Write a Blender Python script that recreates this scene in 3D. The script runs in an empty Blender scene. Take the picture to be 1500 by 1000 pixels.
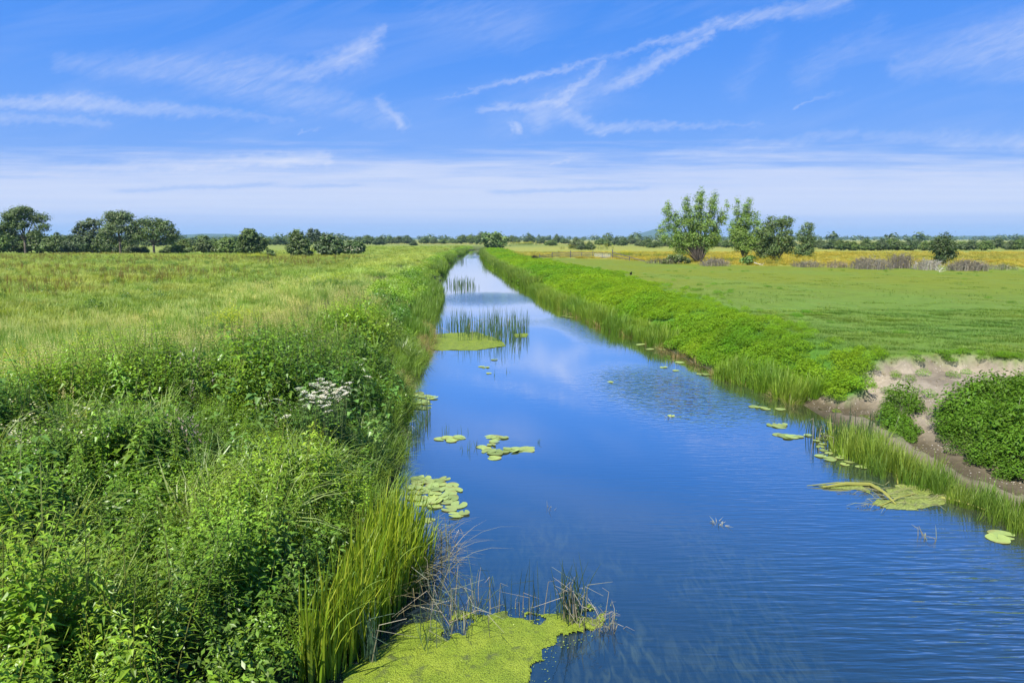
import bpy, math, random
import numpy as np
from mathutils import Vector, Matrix, Euler

SC = bpy.context.scene
COL = SC.collection
R = random.Random(7)
NR = np.random.default_rng(11)
PI = math.pi
CAM_H = 4.5
PITCH = math.radians(8.53)
SUN_AZ = math.radians(214)     # compass-like: 0 = +Y (view direction), clockwise; 214 = behind, to the left
SUN_EL = math.radians(56)

def G(px, py, z=0.0):
    """point of the photograph (1500x1000) -> the world point where that sight line meets height z"""
    u, v = (px - 750) / 1000.0, (500 - py) / 1000.0
    dy = math.cos(PITCH) + v * math.sin(PITCH)
    dz = -math.sin(PITCH) + v * math.cos(PITCH)
    t = (z - CAM_H) / dz
    return Vector((u * t, dy * t, z))

# ------------------------------------------------------------------ noise
def _hash(ix, iy, seed):
    h = (ix.astype(np.int64) * 374761393 + iy.astype(np.int64) * 668265263 + seed * 1442695041) & 0xFFFFFFFF
    h = ((h ^ (h >> 13)) * 1274126177) & 0xFFFFFFFF
    return ((h ^ (h >> 16)) & 0xFFFF) / 65535.0

def vnoise(x, y, seed=0):
    x = np.asarray(x, float); y = np.asarray(y, float)
    ix, iy = np.floor(x), np.floor(y)
    fx, fy = x - ix, y - iy
    fx = fx * fx * (3 - 2 * fx); fy = fy * fy * (3 - 2 * fy)
    a, b = _hash(ix, iy, seed), _hash(ix + 1, iy, seed)
    c, d = _hash(ix, iy + 1, seed), _hash(ix + 1, iy + 1, seed)
    return (a * (1 - fx) + b * fx) * (1 - fy) + (c * (1 - fx) + d * fx) * fy

def fbm(x, y, seed=0, octs=3):
    s, a, t = 0.0, 0.5, 0.0
    for k in range(octs):
        s = s + a * vnoise(np.asarray(x) * 2 ** k, np.asarray(y) * 2 ** k, seed + 17 * k); t += a; a *= 0.5
    return s / t

def sstep(a, b, x):
    t = np.clip((np.asarray(x, float) - a) / (b - a), 0, 1)
    return t * t * (3 - 2 * t)

# ------------------------------------------------------------------ river outline and terrain
LE = np.array([(-12, -1.5), (3, -1.6), (6.4, -1.75), (8.5, -1.55), (10.5, -1.8), (12.9, -2.1), (17, -2.4), (21.2, -3.04), (30, -3.75), (40, -4.7), (50.5, -5.6), (70, -7.4), (91, -9.2), (140, -12.2), (208, -14.8), (270, -17.2), (310, -13), (350, 4), (430, 45), (700, 200), (7000, 2500)])
RE = np.array([(-12, 9.2), (0, 9.0), (10, 8.2), (14, 7.85), (18.5, 8.1), (22.9, 7.0), (31, 5.9), (35, 4.7), (50.5, 2.5), (70, 0.9), (84, -0.4), (101, -2.3), (140, -5.2), (200, -9.0), (270, -11.5), (310, -4.5), (350, 13), (430, 53), (700, 208), (7000, 2508)])
def XL(y):
    y = np.asarray(y, float)
    return np.interp(y, LE[:, 0], LE[:, 1]) + 0.28 * (fbm(y * 0.6, y * 0 + 3, 5) - 0.5) + 0.5 * (vnoise(y * 0.11, y * 0, 8) - 0.5)
def XR(y):
    y = np.asarray(y, float)
    return np.interp(y, RE[:, 0], RE[:, 1]) + (0.3 * (fbm(y * 0.6, y * 0 + 9, 6) - 0.5) + 0.5 * (vnoise(y * 0.13, y * 0, 9) - 0.5)) * (.25 + .75 * sstep(16, 22, y))

SOIL = [tuple(G(a, b, c)[:2]) for a, b, c in [
    (1172, 572, .25), (1240, 577, .45), (1268, 566, .62), (1268, 541, .9), (1300, 527, 1.1), (1420, 519, 1.2), (1505, 527, 1.2), (1600, 536, 1.2),
    (1680, 620, .8), (1640, 750, .1), (1590, 750, .1), (1480, 728, .08), (1400, 694, .06), (1330, 657, .0), (1260, 622, -.05), (1195, 606, -.05)]]
def poly_sdf(poly, x, y):
    """signed distance, negative inside"""
    x = np.asarray(x, float); y = np.asarray(y, float)
    d = np.full(x.shape, 1e9); inside = np.zeros(x.shape, bool)
    n = len(poly)
    for i in range(n):
        ax, ay = poly[i]; bx, by = poly[(i + 1) % n]
        ex, ey = bx - ax, by - ay
        t = np.clip(((x - ax) * ex + (y - ay) * ey) / (ex * ex + ey * ey + 1e-12), 0, 1)
        d = np.minimum(d, (x - ax - t * ex) ** 2 + (y - ay - t * ey) ** 2)
        c = ((ay > y) != (by > y)) & (x < (bx - ax) * (y - ay) / (by - ay + 1e-12) + ax)
        inside ^= c
    d = np.sqrt(d)
    return np.where(inside, -d, d)
def soil_sdf(x, y):
    return poly_sdf(SOIL, x, y) + 0.35 * (fbm(np.asarray(x) * 1.7, np.asarray(y) * 1.7, 44) - 0.5)

def height(x, y):
    x = np.asarray(x, float); y = np.asarray(y, float)
    xl, xr = XL(y), XR(y)
    dl, dr = xl - x, x - xr
    zl = 1.15 * (1 - np.exp(-np.maximum(dl, 0) / 1.5)) + 0.28 * np.exp(-((dl - 6.5) / 3.0) ** 2)
    zr = 1.2 * sstep(-0.25, 3.3, dr)
    w = np.maximum(xr - xl, 0.1)
    f = np.clip((x - xl) / w, 0, 1)
    zb = -1.1 * (4 * f * (1 - f)) ** 0.7
    z = np.where(dl > 0, zl, np.where(dr > 0, zr, zb))
    amp = np.clip(np.maximum(dl, dr), 0, 6) / 6
    z = z + amp * (0.16 * (fbm(x * 0.22, y * 0.22, 21) - 0.5) + 0.10 * (fbm(x * 0.9, y * 0.9, 22) - 0.5))
    s = soil_sdf(x, y)
    near = (dr > 0) & (y < 40)
    cut = sstep(0.06, -0.16, s) * (0.40 * sstep(0.15, 1.6, dr) + 0.05) + 0.1 * sstep(.1, -.3, s) * (fbm(x * 3.1, y * 3.1, 23) - 0.5)
    z = np.where(near, z - cut, z)
    return z
def H1(x, y): return float(height(np.array([x]), np.array([y]))[0])

# ------------------------------------------------------------------ object helpers
def tag(o, label=None, cat=None, group=None, kind=None):
    if label: o['label'] = label
    if cat: o['category'] = cat
    if group: o['group'] = group
    if kind: o['kind'] = kind
    return o
def empty(name, loc, label, cat, group=None, rz=0.0, scale=None):
    o = bpy.data.objects.new(name, None); COL.objects.link(o)
    o.empty_display_size = 0.3
    o.location = loc; o.rotation_euler = (0, 0, rz)
    if scale: o.scale = scale
    return tag(o, label, cat, group)

class MB:
    """collects faces (with a colour per vertex) for one mesh"""
    def __init__(s): s.v = []; s.f = []; s.c = []; s.chunks = []; s.n = 0
    def add(s, verts, faces, col):
        b = len(s.v)
        s.v.extend(verts); s.f.extend([tuple(i + b for i in f) for f in faces])
        if len(col) and not hasattr(col[0], '__len__'): col = [col] * len(verts)
        s.c.extend(col)
    def leaf(s, p, d, L, W, droop=0.3, col=(1, 1, 1), fold=0.25, up=Vector((0, 0, 1))):
        d = d.normalized(); side = d.cross(up)
        if side.length < 1e-3: side = d.cross(Vector((1, 0.3, 0)))
        side.normalize(); n = side.cross(d)
        m = p + d * L * 0.42 - n * 0.03 * L
        t = p + d * L * (1 - 0.15 * droop) - Vector((0, 0, droop * L * 0.6))
        a = m + side * W * 0.5 + n * fold * W; b = m - side * W * 0.5 + n * fold * W
        s.add([p, a, m, b, t], [(0, 2, 1), (0, 3, 2), (1, 2, 4), (2, 3, 4)], col)
    def blade(s, p, az, h, w, bend, segs=3, col=(1, 1, 1), tip=None, lean=0.06, twist=0.0):
        dirh = Vector((math.cos(az), math.sin(az), 0)); side = Vector((-math.sin(az + twist), math.cos(az + twist), 0))
        vs = []; fs = []; cs = []
        for i in range(segs + 1):
            t = i / segs
            q = p + Vector((0, 0, h * (t - 0.38 * bend * t ** 3))) + dirh * h * (lean * t + 0.55 * bend * t ** 2.2)
            ww = w * (1 - t ** 2.2) * 0.5 + w * 0.04
            cc = col if tip is None else tuple(col[k] * (1 - t) + tip[k] * t for k in range(3))
            vs += [q - side * ww, q + side * ww]; cs += [cc, cc]
        for i in range(segs): fs.append((2 * i, 2 * i + 1, 2 * i + 3, 2 * i + 2))
        s.add(vs, fs, cs)
    def tube(s, pts, rads, sides=5, col=(1, 1, 1), cap=True):
        base = len(s.v); vs = []; fs = []
        for i, p in enumerate(pts):
            p = Vector(p)
            a = Vector(pts[max(i - 1, 0)]); b = Vector(pts[min(i + 1, len(pts) - 1)])
            d = (b - a); d = d.normalized() if d.length > 1e-9 else Vector((0, 0, 1))
            x = d.cross(Vector((0.31, 0.95, 0.05))); x.normalize(); y = d.cross(x)
            for k in range(sides):
                an = 2 * PI * k / sides
                vs.append(p + (x * math.cos(an) + y * math.sin(an)) * rads[i])
        for i in range(len(pts) - 1):
            for k in range(sides):
                k2 = (k + 1) % sides
                fs.append((i * sides + k, i * sides + k2, (i + 1) * sides + k2, (i + 1) * sides + k))
        if cap:
            fs.append(tuple(range(sides - 1, -1, -1))); fs.append(tuple((len(pts) - 1) * sides + k for k in range(sides)))
        s.add(vs, fs, col)
    def np_leaves(s, C, N, L, W, col, rng=NR):
        """many rhombic leaf sprays: centres C, normals N, lengths L, widths W, colours col (all arrays)"""
        n = len(C)
        N = N / np.maximum(np.linalg.norm(N, axis=1, keepdims=True), 1e-6)
        r = rng.normal(size=(n, 3)); T = np.cross(N, r); T /= np.maximum(np.linalg.norm(T, axis=1, keepdims=True), 1e-6)
        B = np.cross(N, T)
        L = np.asarray(L).reshape(-1, 1); W = np.asarray(W).reshape(-1, 1)
        V = np.empty((n, 4, 3))
        V[:, 0] = C - T * L * 0.5; V[:, 1] = C + B * W * 0.5 - N * W * 0.18; V[:, 2] = C + T * L * 0.5 - N * L * 0.12; V[:, 3] = C - B * W * 0.5 - N * W * 0.18
        s.chunks.append((V.reshape(-1, 3), np.repeat(np.asarray(col), 4, axis=0)))
    def mesh(s, name, mats, smooth=False):
        me = bpy.data.meshes.new(name)
        nv = len(s.v)
        V = [np.array([tuple(p) for p in s.v], float).reshape(-1, 3)]; C = [np.array(s.c, float).reshape(-1, 3)]
        fl = [np.array([i for f in s.f for i in f], np.int32)]; ft = [np.array([len(f) for f in s.f], np.int32)]
        off = nv
        for (v, c) in s.chunks:
            V.append(v); C.append(c); k = len(v)
            fl.append(np.arange(off, off + k, dtype=np.int32)); ft.append(np.full(k // 4, 4, np.int32)); off += k
        V = np.concatenate(V); C = np.concatenate(C); fl = np.concatenate(fl); ft = np.concatenate(ft)
        me.vertices.add(len(V)); me.vertices.foreach_set('co', V.astype(np.float32).ravel())
        me.loops.add(len(fl)); me.loops.foreach_set('vertex_index', fl)
        me.polygons.add(len(ft)); me.polygons.foreach_set('loop_start', np.concatenate([[0], np.cumsum(ft)[:-1]]).astype(np.int32))
        at = me.attributes.new('col', 'FLOAT_COLOR', 'POINT')
        at.data.foreach_set('color', np.concatenate([C, np.ones((len(C), 1))], axis=1).astype(np.float32).ravel())
        me.update(calc_edges=True); me.validate()
        me.polygons.foreach_set('use_smooth', np.full(len(me.polygons), smooth))
        for m in (mats if isinstance(mats, (list, tuple)) else [mats]): me.materials.append(m)
        return me
    def build(s, name, mat, parent=None, smooth=False):
        o = bpy.data.objects.new(name, s.mesh(name, mat, smooth)); COL.objects.link(o)
        if parent is not None: o.parent = parent
        return o

# ------------------------------------------------------------------ materials
def new_mat(name):
    m = bpy.data.materials.new(name); m.use_nodes = True
    nt = m.node_tree; nt.nodes.clear()
    out = nt.nodes.new('ShaderNodeOutputMaterial')
    return m, nt, out
def N(nt, t, **kw):
    n = nt.nodes.new(t)
    for k, v in kw.items():
        if k.startswith('i_'):
            key = k[2:]; key = int(key) if key.isdigit() else key.replace('_', ' ')
            n.inputs[key].default_value = v
        else: setattr(n, k, v)
    return n
def mathn(nt, op, a, b=None, c=None, clamp=False):
    n = nt.nodes.new('ShaderNodeMath'); n.operation = op; n.use_clamp = clamp
    for i, x in enumerate((a, b, c)):
        if x is None: continue
        if isinstance(x, (int, float)): n.inputs[i].default_value = x
        else: nt.links.new(x, n.inputs[i])
    return n.outputs[0]
def mixc(nt, f, a, b, blend='MIX'):
    n = nt.nodes.new('ShaderNodeMix'); n.data_type = 'RGBA'; n.blend_type = blend
    for i, x in ((0, f), (6, a), (7, b)):
        if isinstance(x, (int, float)): n.inputs[i].default_value = x
        elif isinstance(x, tuple): n.inputs[i].default_value = (*x, 1)
        else: nt.links.new(x, n.inputs[i])
    return n.outputs[2]

def foliage(name, tint=None, trans=0.42, gloss=0.028, rough=0.4, instanced=False):
    """leaf material: colour per leaf from the mesh, times a colour per plant"""
    m, nt, out = new_mat(name); L = nt.links.new
    a = N(nt, 'ShaderNodeAttribute', attribute_name='col')
    c = a.outputs['Color']
    if instanced:
        t = N(nt, 'ShaderNodeAttribute', attribute_name='tint', attribute_type='INSTANCER')
        c = mixc(nt, 1.0, c, t.outputs['Color'], 'MULTIPLY')
    if tint: c = mixc(nt, 1.0, c, tint, 'MULTIPLY')
    d = N(nt, 'ShaderNodeBsdfDiffuse'); L(c, d.inputs[0])
    tr = N(nt, 'ShaderNodeBsdfTranslucent'); L(mixc(nt, 1.0, c, (1.15, 1.1, 0.5), 'MULTIPLY'), tr.inputs[0])
    mx = N(nt, 'ShaderNodeMixShader'); mx.inputs[0].default_value = trans
    L(d.outputs[0], mx.inputs[1]); L(tr.outputs[0], mx.inputs[2])
    g = N(nt, 'ShaderNodeBsdfGlossy'); g.inputs['Roughness'].default_value = rough; g.inputs[0].default_value = (1, 1, 1, 1)
    mg = N(nt, 'ShaderNodeMixShader'); mg.inputs[0].default_value = gloss
    L(mx.outputs[0], mg.inputs[1]); L(g.outputs[0], mg.inputs[2])
    L(mg.outputs[0], out.inputs[0])
    return m
def plain(name, col, rough=0.8, noise=None, amount=0.3, spec=0.3):
    m, nt, out = new_mat(name); L = nt.links.new
    b = N(nt, 'ShaderNodeBsdfPrincipled'); b.inputs['Roughness'].default_value = rough; b.inputs['Specular IOR Level'].default_value = spec
    g = N(nt, 'ShaderNodeNewGeometry')
    t = N(nt, 'ShaderNodeTexNoise'); t.inputs['Scale'].default_value = noise or 6; t.inputs['Detail'].default_value = 5
    L(g.outputs['Position'], t.inputs['Vector'])
    c = mixc(nt, t.outputs[0], tuple(x * (1 - amount) for x in col), tuple(x * (1 + amount) for x in col))
    L(c, b.inputs['Base Color']); L(b.outputs[0], out.inputs[0])
    return m

M_FOL = foliage('plant_leaves', tint=(.97, 1, .88), instanced=True)
M_LUSH = foliage('herb_leaves', tint=(1.04, 1, .72), gloss=.008, rough=.5)
M_LUSHI = foliage('low_herb_leaves', tint=(1.04, 1, .72), gloss=.008, rough=.5, instanced=True)
M_GRASS = foliage('grass_blades', tint=(1.03, 1, .78), instanced=True, trans=0.4, gloss=0.02, rough=0.5)
M_TREE = foliage('tree_leaves', trans=0.3, gloss=0.03, rough=0.5)
M_REED = foliage('reed_blades', trans=0.35, gloss=0.03, rough=0.4)
M_PETAL = foliage('flower_petals', trans=0.3, gloss=0.0)
M_BARK = plain('bark', (0.11, 0.09, 0.07), 0.9, 3, 0.4)
M_TWIG = foliage('dead_twigs', trans=0.0, gloss=0.0)
M_WOOD = plain('weathered_wood', (0.15, 0.14, 0.125), 0.85, 9, 0.35)
# ------------------------------------------------------------------ camera, sun, sky
cam = bpy.data.cameras.new('camera'); co = bpy.data.objects.new('camera', cam); COL.objects.link(co)
co.location = (0, 0, CAM_H); co.rotation_euler = (PI / 2 - PITCH, 0, 0)
cam.sensor_width = 36; cam.lens = 24; cam.clip_end = 20000; cam.clip_start = 0.05
SC.camera = co
sun = bpy.data.lights.new('sun', 'SUN'); so = bpy.data.objects.new('sun', sun); COL.objects.link(so)
sun.energy = 5.0; sun.angle = math.radians(0.53); sun.color = (1.0, 0.95, 0.86)
sdir = Vector((math.sin(SUN_AZ) * math.cos(SUN_EL), math.cos(SUN_AZ) * math.cos(SUN_EL), math.sin(SUN_EL)))
so.rotation_euler = sdir.to_track_quat('Z', 'Y').to_euler(); so.location = (0, 0, 30)

def build_world():
    w = bpy.data.worlds.new('World'); SC.world = w; w.use_nodes = True
    nt = w.node_tree; nt.nodes.clear(); L = nt.links.new
    out = N(nt, 'ShaderNodeOutputWorld'); bg = N(nt, 'ShaderNodeBackground'); bg.inputs[1].default_value = 0.1
    L(bg.outputs[0], out.inputs[0])
    sky = N(nt, 'ShaderNodeTexSky'); sky.sky_type = 'NISHITA'; sky.sun_disc = False
    sky.sun_elevation = SUN_EL; sky.sun_rotation = SUN_AZ; sky.air_density = 1.0; sky.dust_density = 0.4; sky.ozone_density = 3.0
    tc = N(nt, 'ShaderNodeTexCoord'); sp = N(nt, 'ShaderNodeSeparateXYZ'); L(tc.outputs['Generated'], sp.inputs[0])
    X, Y, Z = sp.outputs
    m = lambda op, a, b=None, c=None, clamp=False: mathn(nt, op, a, b, c, clamp)
    # clear-sky colour by elevation (sine)
    rp = N(nt, 'ShaderNodeValToRGB'); L(Z, rp.inputs[0]); el = rp.color_ramp.elements
    stops = [(0.0, (.31, .48, .93)), (.05, (.29, .47, .93)), (.10, (.175, .39, .94)), (.17, (.105, .335, .95)), (.24, (.056, .285, .94)), (.32, (.028, .25, .90)), (.55, (.024, .25, .76)), (1, (.02, .10, .42))]
    el[0].position, el[0].color = stops[0][0], (*stops[0][1], 1); el[1].position, el[1].color = stops[-1][0], (*stops[-1][1], 1)
    for p, c in stops[1:-1]:
        e = el.new(p); e.color = (*c, 1)
    ten = mixc(nt, 1.0, rp.outputs[0], (6.2, 6.2, 6.2), 'MULTIPLY')
    base = mixc(nt, 0.06, ten, sky.outputs[0])
    # cloud coordinates: direction on the vertical plane ahead, in thousandths
    yy = m('MAXIMUM', Y, 0.05)
    S = m('MULTIPLY', m('DIVIDE', X, yy), 1000.0); E = m('MULTIPLY', m('DIVIDE', Z, yy), 1000.0)
    cmb = N(nt, 'ShaderNodeCombineXYZ'); L(S, cmb.inputs[0]); L(E, cmb.inputs[1])
    def noise(sx, sy, rot=0.0, detail=5, scale=1.0, dist=0.0, off=0.0):
        mp = N(nt, 'ShaderNodeMapping'); mp.vector_type = 'TEXTURE'
        mp.inputs['Rotation'].default_value = (0, 0, rot); mp.inputs['Scale'].default_value = (sx, sy, 1); mp.inputs['Location'].default_value = (off, off * .7, 0)
        L(cmb.outputs[0], mp.inputs[0])
        t = N(nt, 'ShaderNodeTexNoise', noise_dimensions='2D'); t.inputs['Scale'].default_value = scale; t.inputs['Detail'].default_value = detail; t.inputs['Distortion'].default_value = dist
        t.inputs['Roughness'].default_value = 0.6
        L(mp.outputs[0], t.inputs['Vector']); return t.outputs[0]
    n1, n2, n3 = noise(60, 40, 0, 5), noise(60, 40, 0, 5, off=333), noise(16, 5, 0.5, 5, dist=0.4)
    n4, n5 = noise(13, 9, .4, 6, off=71), noise(13, 7, .4, 6, off=519)
    Sw = m('ADD', m('MULTIPLY_ADD', m('SUBTRACT', n4, .5), 22, S), m('MULTIPLY', m('SUBTRACT', n1, 0.5), 26)); Ew = m('ADD', m('MULTIPLY_ADD', m('SUBTRACT', n5, .5), 15, E), m('MULTIPLY', m('SUBTRACT', n2, 0.5), 22))
    fine = noise(34, 6.5, 0.4, 8, dist=0.5)
    def se(px, py):
        u, v = (px - 750) / 1000, (500 - py) / 1000
        dy = math.cos(PITCH) + v * math.sin(PITCH); dz = -math.sin(PITCH) + v * math.cos(PITCH)
        return 1000 * u / dy, 1000 * dz / dy
    acc = None
    strokes = [  # px,py - px,py, width start/end, strength start/end, how wispy
        (640, 147, 775, 114, 2, 4.5, .12, .36, .4), (775, 114, 905, 80, 4.5, 5.5, .36, .2, .5), (905, 80, 1050, 38, 5, 9, .22, .36, .6), (1050, 38, 1240, 0, 9, 13, .36, .22, .7),
        (925, 112, 1045, 50, 10, 7, .42, .34, .5), (860, 140, 930, 110, 12, 9, .2, .4, .6), (818, 150, 890, 92, 10, 5, .5, .28, .4),
        (700, 162, 822, 153, 5, 11, .25, .55, .5), (810, 155, 885, 192, 18, 8, .38, .3, .8), (872, 187, 960, 186, 9, 6, .35, .25, .6), (960, 186, 1120, 181, 6, 4, .25, .12, .5),
        (754, 184, 758, 188, 8, 8, .5, .5, .4),
        (452, 108, 535, 72, 15, 19, .34, .44, .6), (535, 72, 562, 40, 16, 7, .4, .2, .6), (90, 92, 300, 105, 14, 26, .16, .24, .7), (300, 105, 460, 108, 26, 14, .24, .28, .7),
        (330, 115, 560, 168, 30, 18, .26, .18, .7), (0, 152, 110, 150, 9, 11, .36, .42, .4), (110, 150, 250, 160, 11, 8, .42, .3, .4), (250, 160, 430, 177, 8, 5, .28, .12, .5), (-60, 172, 160, 178, 9, 7, .26, .2, .5),
        (556, 150, 588, 182, 10, 9, .28, .4, .5), (435, 195, 468, 188, 2, 2, .25, .1, .2), (1320, 98, 1520, 55, 18, 40, .2, .34, .6), (1400, 105, 1520, 100, 20, 20, .12, .2, .6),
        (740, 175, 880, 120, 36, 46, .12, .12, .4), (790, 170, 870, 128, 22, 28, .34, .2, .5), (1165, 160, 1262, 124, 2.5, 4, .28, .0, .3), (803, 243, 850, 226, 2.2, 2.2, .3, .1, .2), (1230, 198, 1520, 208, 7, 14, .12, .3, .6), (950, 230, 1250, 196, 8, 8, .1, .2, .6),
        (1180, 110, 1290, 40, 26, 22, .14, .1, .8), (1080, 130, 1130, 60, 22, 20, .1, .08, .8), (60, 250, 480, 232, 12, 9, .12, .3, .6), (640, 10, 760, 40, 50, 40, .08, .12, .9)]
    for (ax, ay, bx, by, w0, w1, s0, s1, wis) in strokes:
        (a0, a1), (b0, b1) = se(ax, ay), se(bx, by)
        dx, dy = b0 - a0, b1 - a1; l2 = dx * dx + dy * dy
        px = m('SUBTRACT', Sw, a0); py = m('SUBTRACT', Ew, a1)
        t = m('MULTIPLY_ADD', px, dx / l2, m('MULTIPLY', py, dy / l2), clamp=True)
        ex = m('MULTIPLY_ADD', t, -dx, px); ey = m('MULTIPLY_ADD', t, -dy, py)
        d2 = m('MULTIPLY_ADD', ex, ex, m('MULTIPLY', ey, ey))
        wd = m('MULTIPLY_ADD', t, w1 - w0, w0)
        g = m('EXPONENT', m('MULTIPLY', m('DIVIDE', d2, m('MULTIPLY', wd, wd)), -1.0))
        g = m('MULTIPLY', g, m('MULTIPLY_ADD', t, s1 - s0, s0))
        g = m('MULTIPLY', g, m('MAXIMUM', m('MULTIPLY_ADD', fine, 2.4 * wis, 1 - 1.2 * wis), 0.0))
        acc = g if acc is None else m('SMOOTH_MAX', acc, g, .05)
    # thin cloud sheet above the horizon
    rag = noise(240, 14, 0, 6); rag2 = noise(500, 9, 0.0, 5, off=90)
    E2 = m('MULTIPLY_ADD', m('SUBTRACT', rag, .5), 84.0, E)
    top = N(nt, 'ShaderNodeMapRange', interpolation_type='SMOOTHSTEP'); L(E2, top.inputs[0])
    for i, v in ((1, 142.0), (2, 72.0), (3, 0.0), (4, 1.0)): top.inputs[i].default_value = v
    bot = N(nt, 'ShaderNodeMapRange', interpolation_type='SMOOTHSTEP'); L(m('MULTIPLY_ADD', m('SUBTRACT', rag2, .5), 14.0, E), bot.inputs[0])
    for i, v in ((1, 12.0), (2, 50.0), (3, .38), (4, 1.0)): bot.inputs[i].default_value = v
    sheet = m('MULTIPLY', m('MULTIPLY', top.outputs[0], bot.outputs[0]), m('MULTIPLY_ADD', rag2, .4, .55))
    for (ax, ay, bx, by, wd, st) in ((735, 281, 930, 276, 3.2, .5), (190, 279, 390, 271, 3.2, .45), (440, 274, 520, 271, 2.5, .35)):
        (a0, a1), (b0, b1) = se(ax, ay), se(bx, by); dx, dy = b0 - a0, b1 - a1; l2 = dx * dx + dy * dy
        px = m('SUBTRACT', Sw, a0); py = m('SUBTRACT', m('MULTIPLY_ADD', m('SUBTRACT', Ew, E), .3, E), a1)
        t = m('MULTIPLY_ADD', px, dx / l2, m('MULTIPLY', py, dy / l2), clamp=True)
        ex = m('MULTIPLY', m('MULTIPLY_ADD', t, -dx, px), .15); ey = m('MULTIPLY_ADD', t, -dy, py)
        d2 = m('MULTIPLY_ADD', ex, ex, m('MULTIPLY', ey, ey))
        sheet = m('MULTIPLY', sheet, m('SUBTRACT', 1.0, m('MULTIPLY', m('EXPONENT', m('MULTIPLY', d2, -1 / (wd * wd))), st)))
    veil = noise(420, 60, 0.25, 6, dist=.5, off=40)
    veil = m('MULTIPLY', m('MULTIPLY', m('SUBTRACT', veil, .45, clamp=True), .40), m('MULTIPLY', E, .004, clamp=True))
    tot = m('ADD', m('ADD', acc, sheet), veil)
    front = N(nt, 'ShaderNodeMapRange', interpolation_type='SMOOTHSTEP'); L(Y, front.inputs[0]); front.inputs[1].default_value = .05; front.inputs[2].default_value = .35
    tot = m('MINIMUM', m('MULTIPLY', tot, front.outputs[0]), .92)
    colr = mixc(nt, tot, base, (4.4, 4.8, 6.0))
    L(colr, bg.inputs[0])
build_world()

# ------------------------------------------------------------------ ground (one sheet to the horizon) and water
def seg_dist(x, y, pts):
    d = np.full(np.shape(x), 1e9)
    for (ax, ay), (bx, by) in zip(pts[:-1], pts[1:]):
        ex, ey = bx - ax, by - ay
        t = np.clip(((x - ax) * ex + (y - ay) * ey) / (ex * ex + ey * ey), 0, 1)
        d = np.minimum(d, np.hypot(x - ax - t * ex, y - ay - t * ey))
    return d
def lerp3(a, b, t): return a * (1 - t[..., None]) + np.asarray(b) * t[..., None]
SCRUBLINE = [tuple(G(a, b, 1.2)[:2]) for a, b in ((783, 377), (897, 380), (945, 383), (1030, 387), (1090, 389), (1200, 391), (1300, 393), (1440, 394), (1600, 396))]
def scrub_y(x):
    return np.interp(x, [p[0] for p in SCRUBLINE], [p[1] for p in SCRUBLINE])
def lush_edge(y):
    """x of the line between the lush bank herbs and the short field grass on the right"""
    y = np.asarray(y, float)
    return np.interp(y, [0, 15, 19, 28, 45, 67, 100, 130, 165, 250], [13, 11.5, 10.9, 9.9, 10.2, 9.6, 6.5, 3.5, 1.5, -5]) + 2.2 * (fbm(y * .18, y * 0, 61) - .5)
def ground_colour(x, y):
    dl, dr = XL(y) - x, x - XR(y)
    n0, n1, n2 = fbm(x * .05, y * .035, 31, 4), fbm(x * .3, y * .2, 32, 4), fbm(x * 1.4, y * 1.0, 33, 3)
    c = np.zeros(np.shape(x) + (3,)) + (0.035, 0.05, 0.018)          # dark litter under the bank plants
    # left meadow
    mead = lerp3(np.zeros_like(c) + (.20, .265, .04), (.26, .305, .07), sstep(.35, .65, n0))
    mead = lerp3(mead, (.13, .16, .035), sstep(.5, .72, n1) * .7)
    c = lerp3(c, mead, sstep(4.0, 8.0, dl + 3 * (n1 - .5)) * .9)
    far = sstep(140, 420, y)
    # right: lush bank, grazed field, golden rough grass beyond the scrub line
    lush = lush_edge(y)
    c = lerp3(c, (.07, .17, .02), sstep(.1, .8, dr))
    fld = lerp3(np.zeros_like(c) + (.108, .18, .028), (.145, .182, .018), sstep(22, 60, y + 30 * (n0 - .5)))
    fld = lerp3(fld, (.12, .21, .036), sstep(.48, .7, n1) * .4)
    fld = lerp3(fld, (.155, .205, .045), sstep(.52, .75, n2) * .3)
    c = lerp3(c, fld, sstep(-1.0, 1.2, x - lush) * (dr > 0))
    gold = lerp3(np.zeros_like(c) + (.25, .265, .05), (.19, .24, .05), sstep(.4, .65, fbm(x * .02, y * .02, 37)))
    gold = lerp3(gold, (.31, .275, .045), sstep(.5, .7, fbm(x * .03, y * .015, 38)) * .8)
    c = lerp3(c, gold, sstep(-2, 3, y - scrub_y(x)) * (dr > 0) * (x > lush - 3))
    alt = lerp3(np.zeros_like(c) + (.17, .21, .05), (.25, .25, .06), sstep(.4, .6, fbm(x * .004, y * .008, 39)))
    c = lerp3(c, alt, far)
    # bare earth of the cattle drink
    s = soil_sdf(x, y)
    earth = lerp3(np.zeros_like(c) + (.29, .248, .185), (.20, .168, .122), sstep(.4, .65, n2))
    z = height(x, y)
    earth = lerp3(earth, (.10, .085, .05), sstep(.16, .02, z))
    c = lerp3(c, earth, sstep(.10, -.06, s) * (y < 40) * (dr > -.6))
    mud = sstep(.34, .12, z + .1 * (n2 - .5)) * (y < 19.5) * (dr > -.3) * (dr < 4)
    c = lerp3(c, lerp3(np.zeros_like(c) + (.20, .168, .118), (.085, .07, .042), sstep(.16, .03, z)), mud)
    bed = (dl <= 0) & (dr <= 0)
    c = np.where((bed & (s > 0))[..., None], np.array((.06, .055, .03)), c)
    return c

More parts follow.
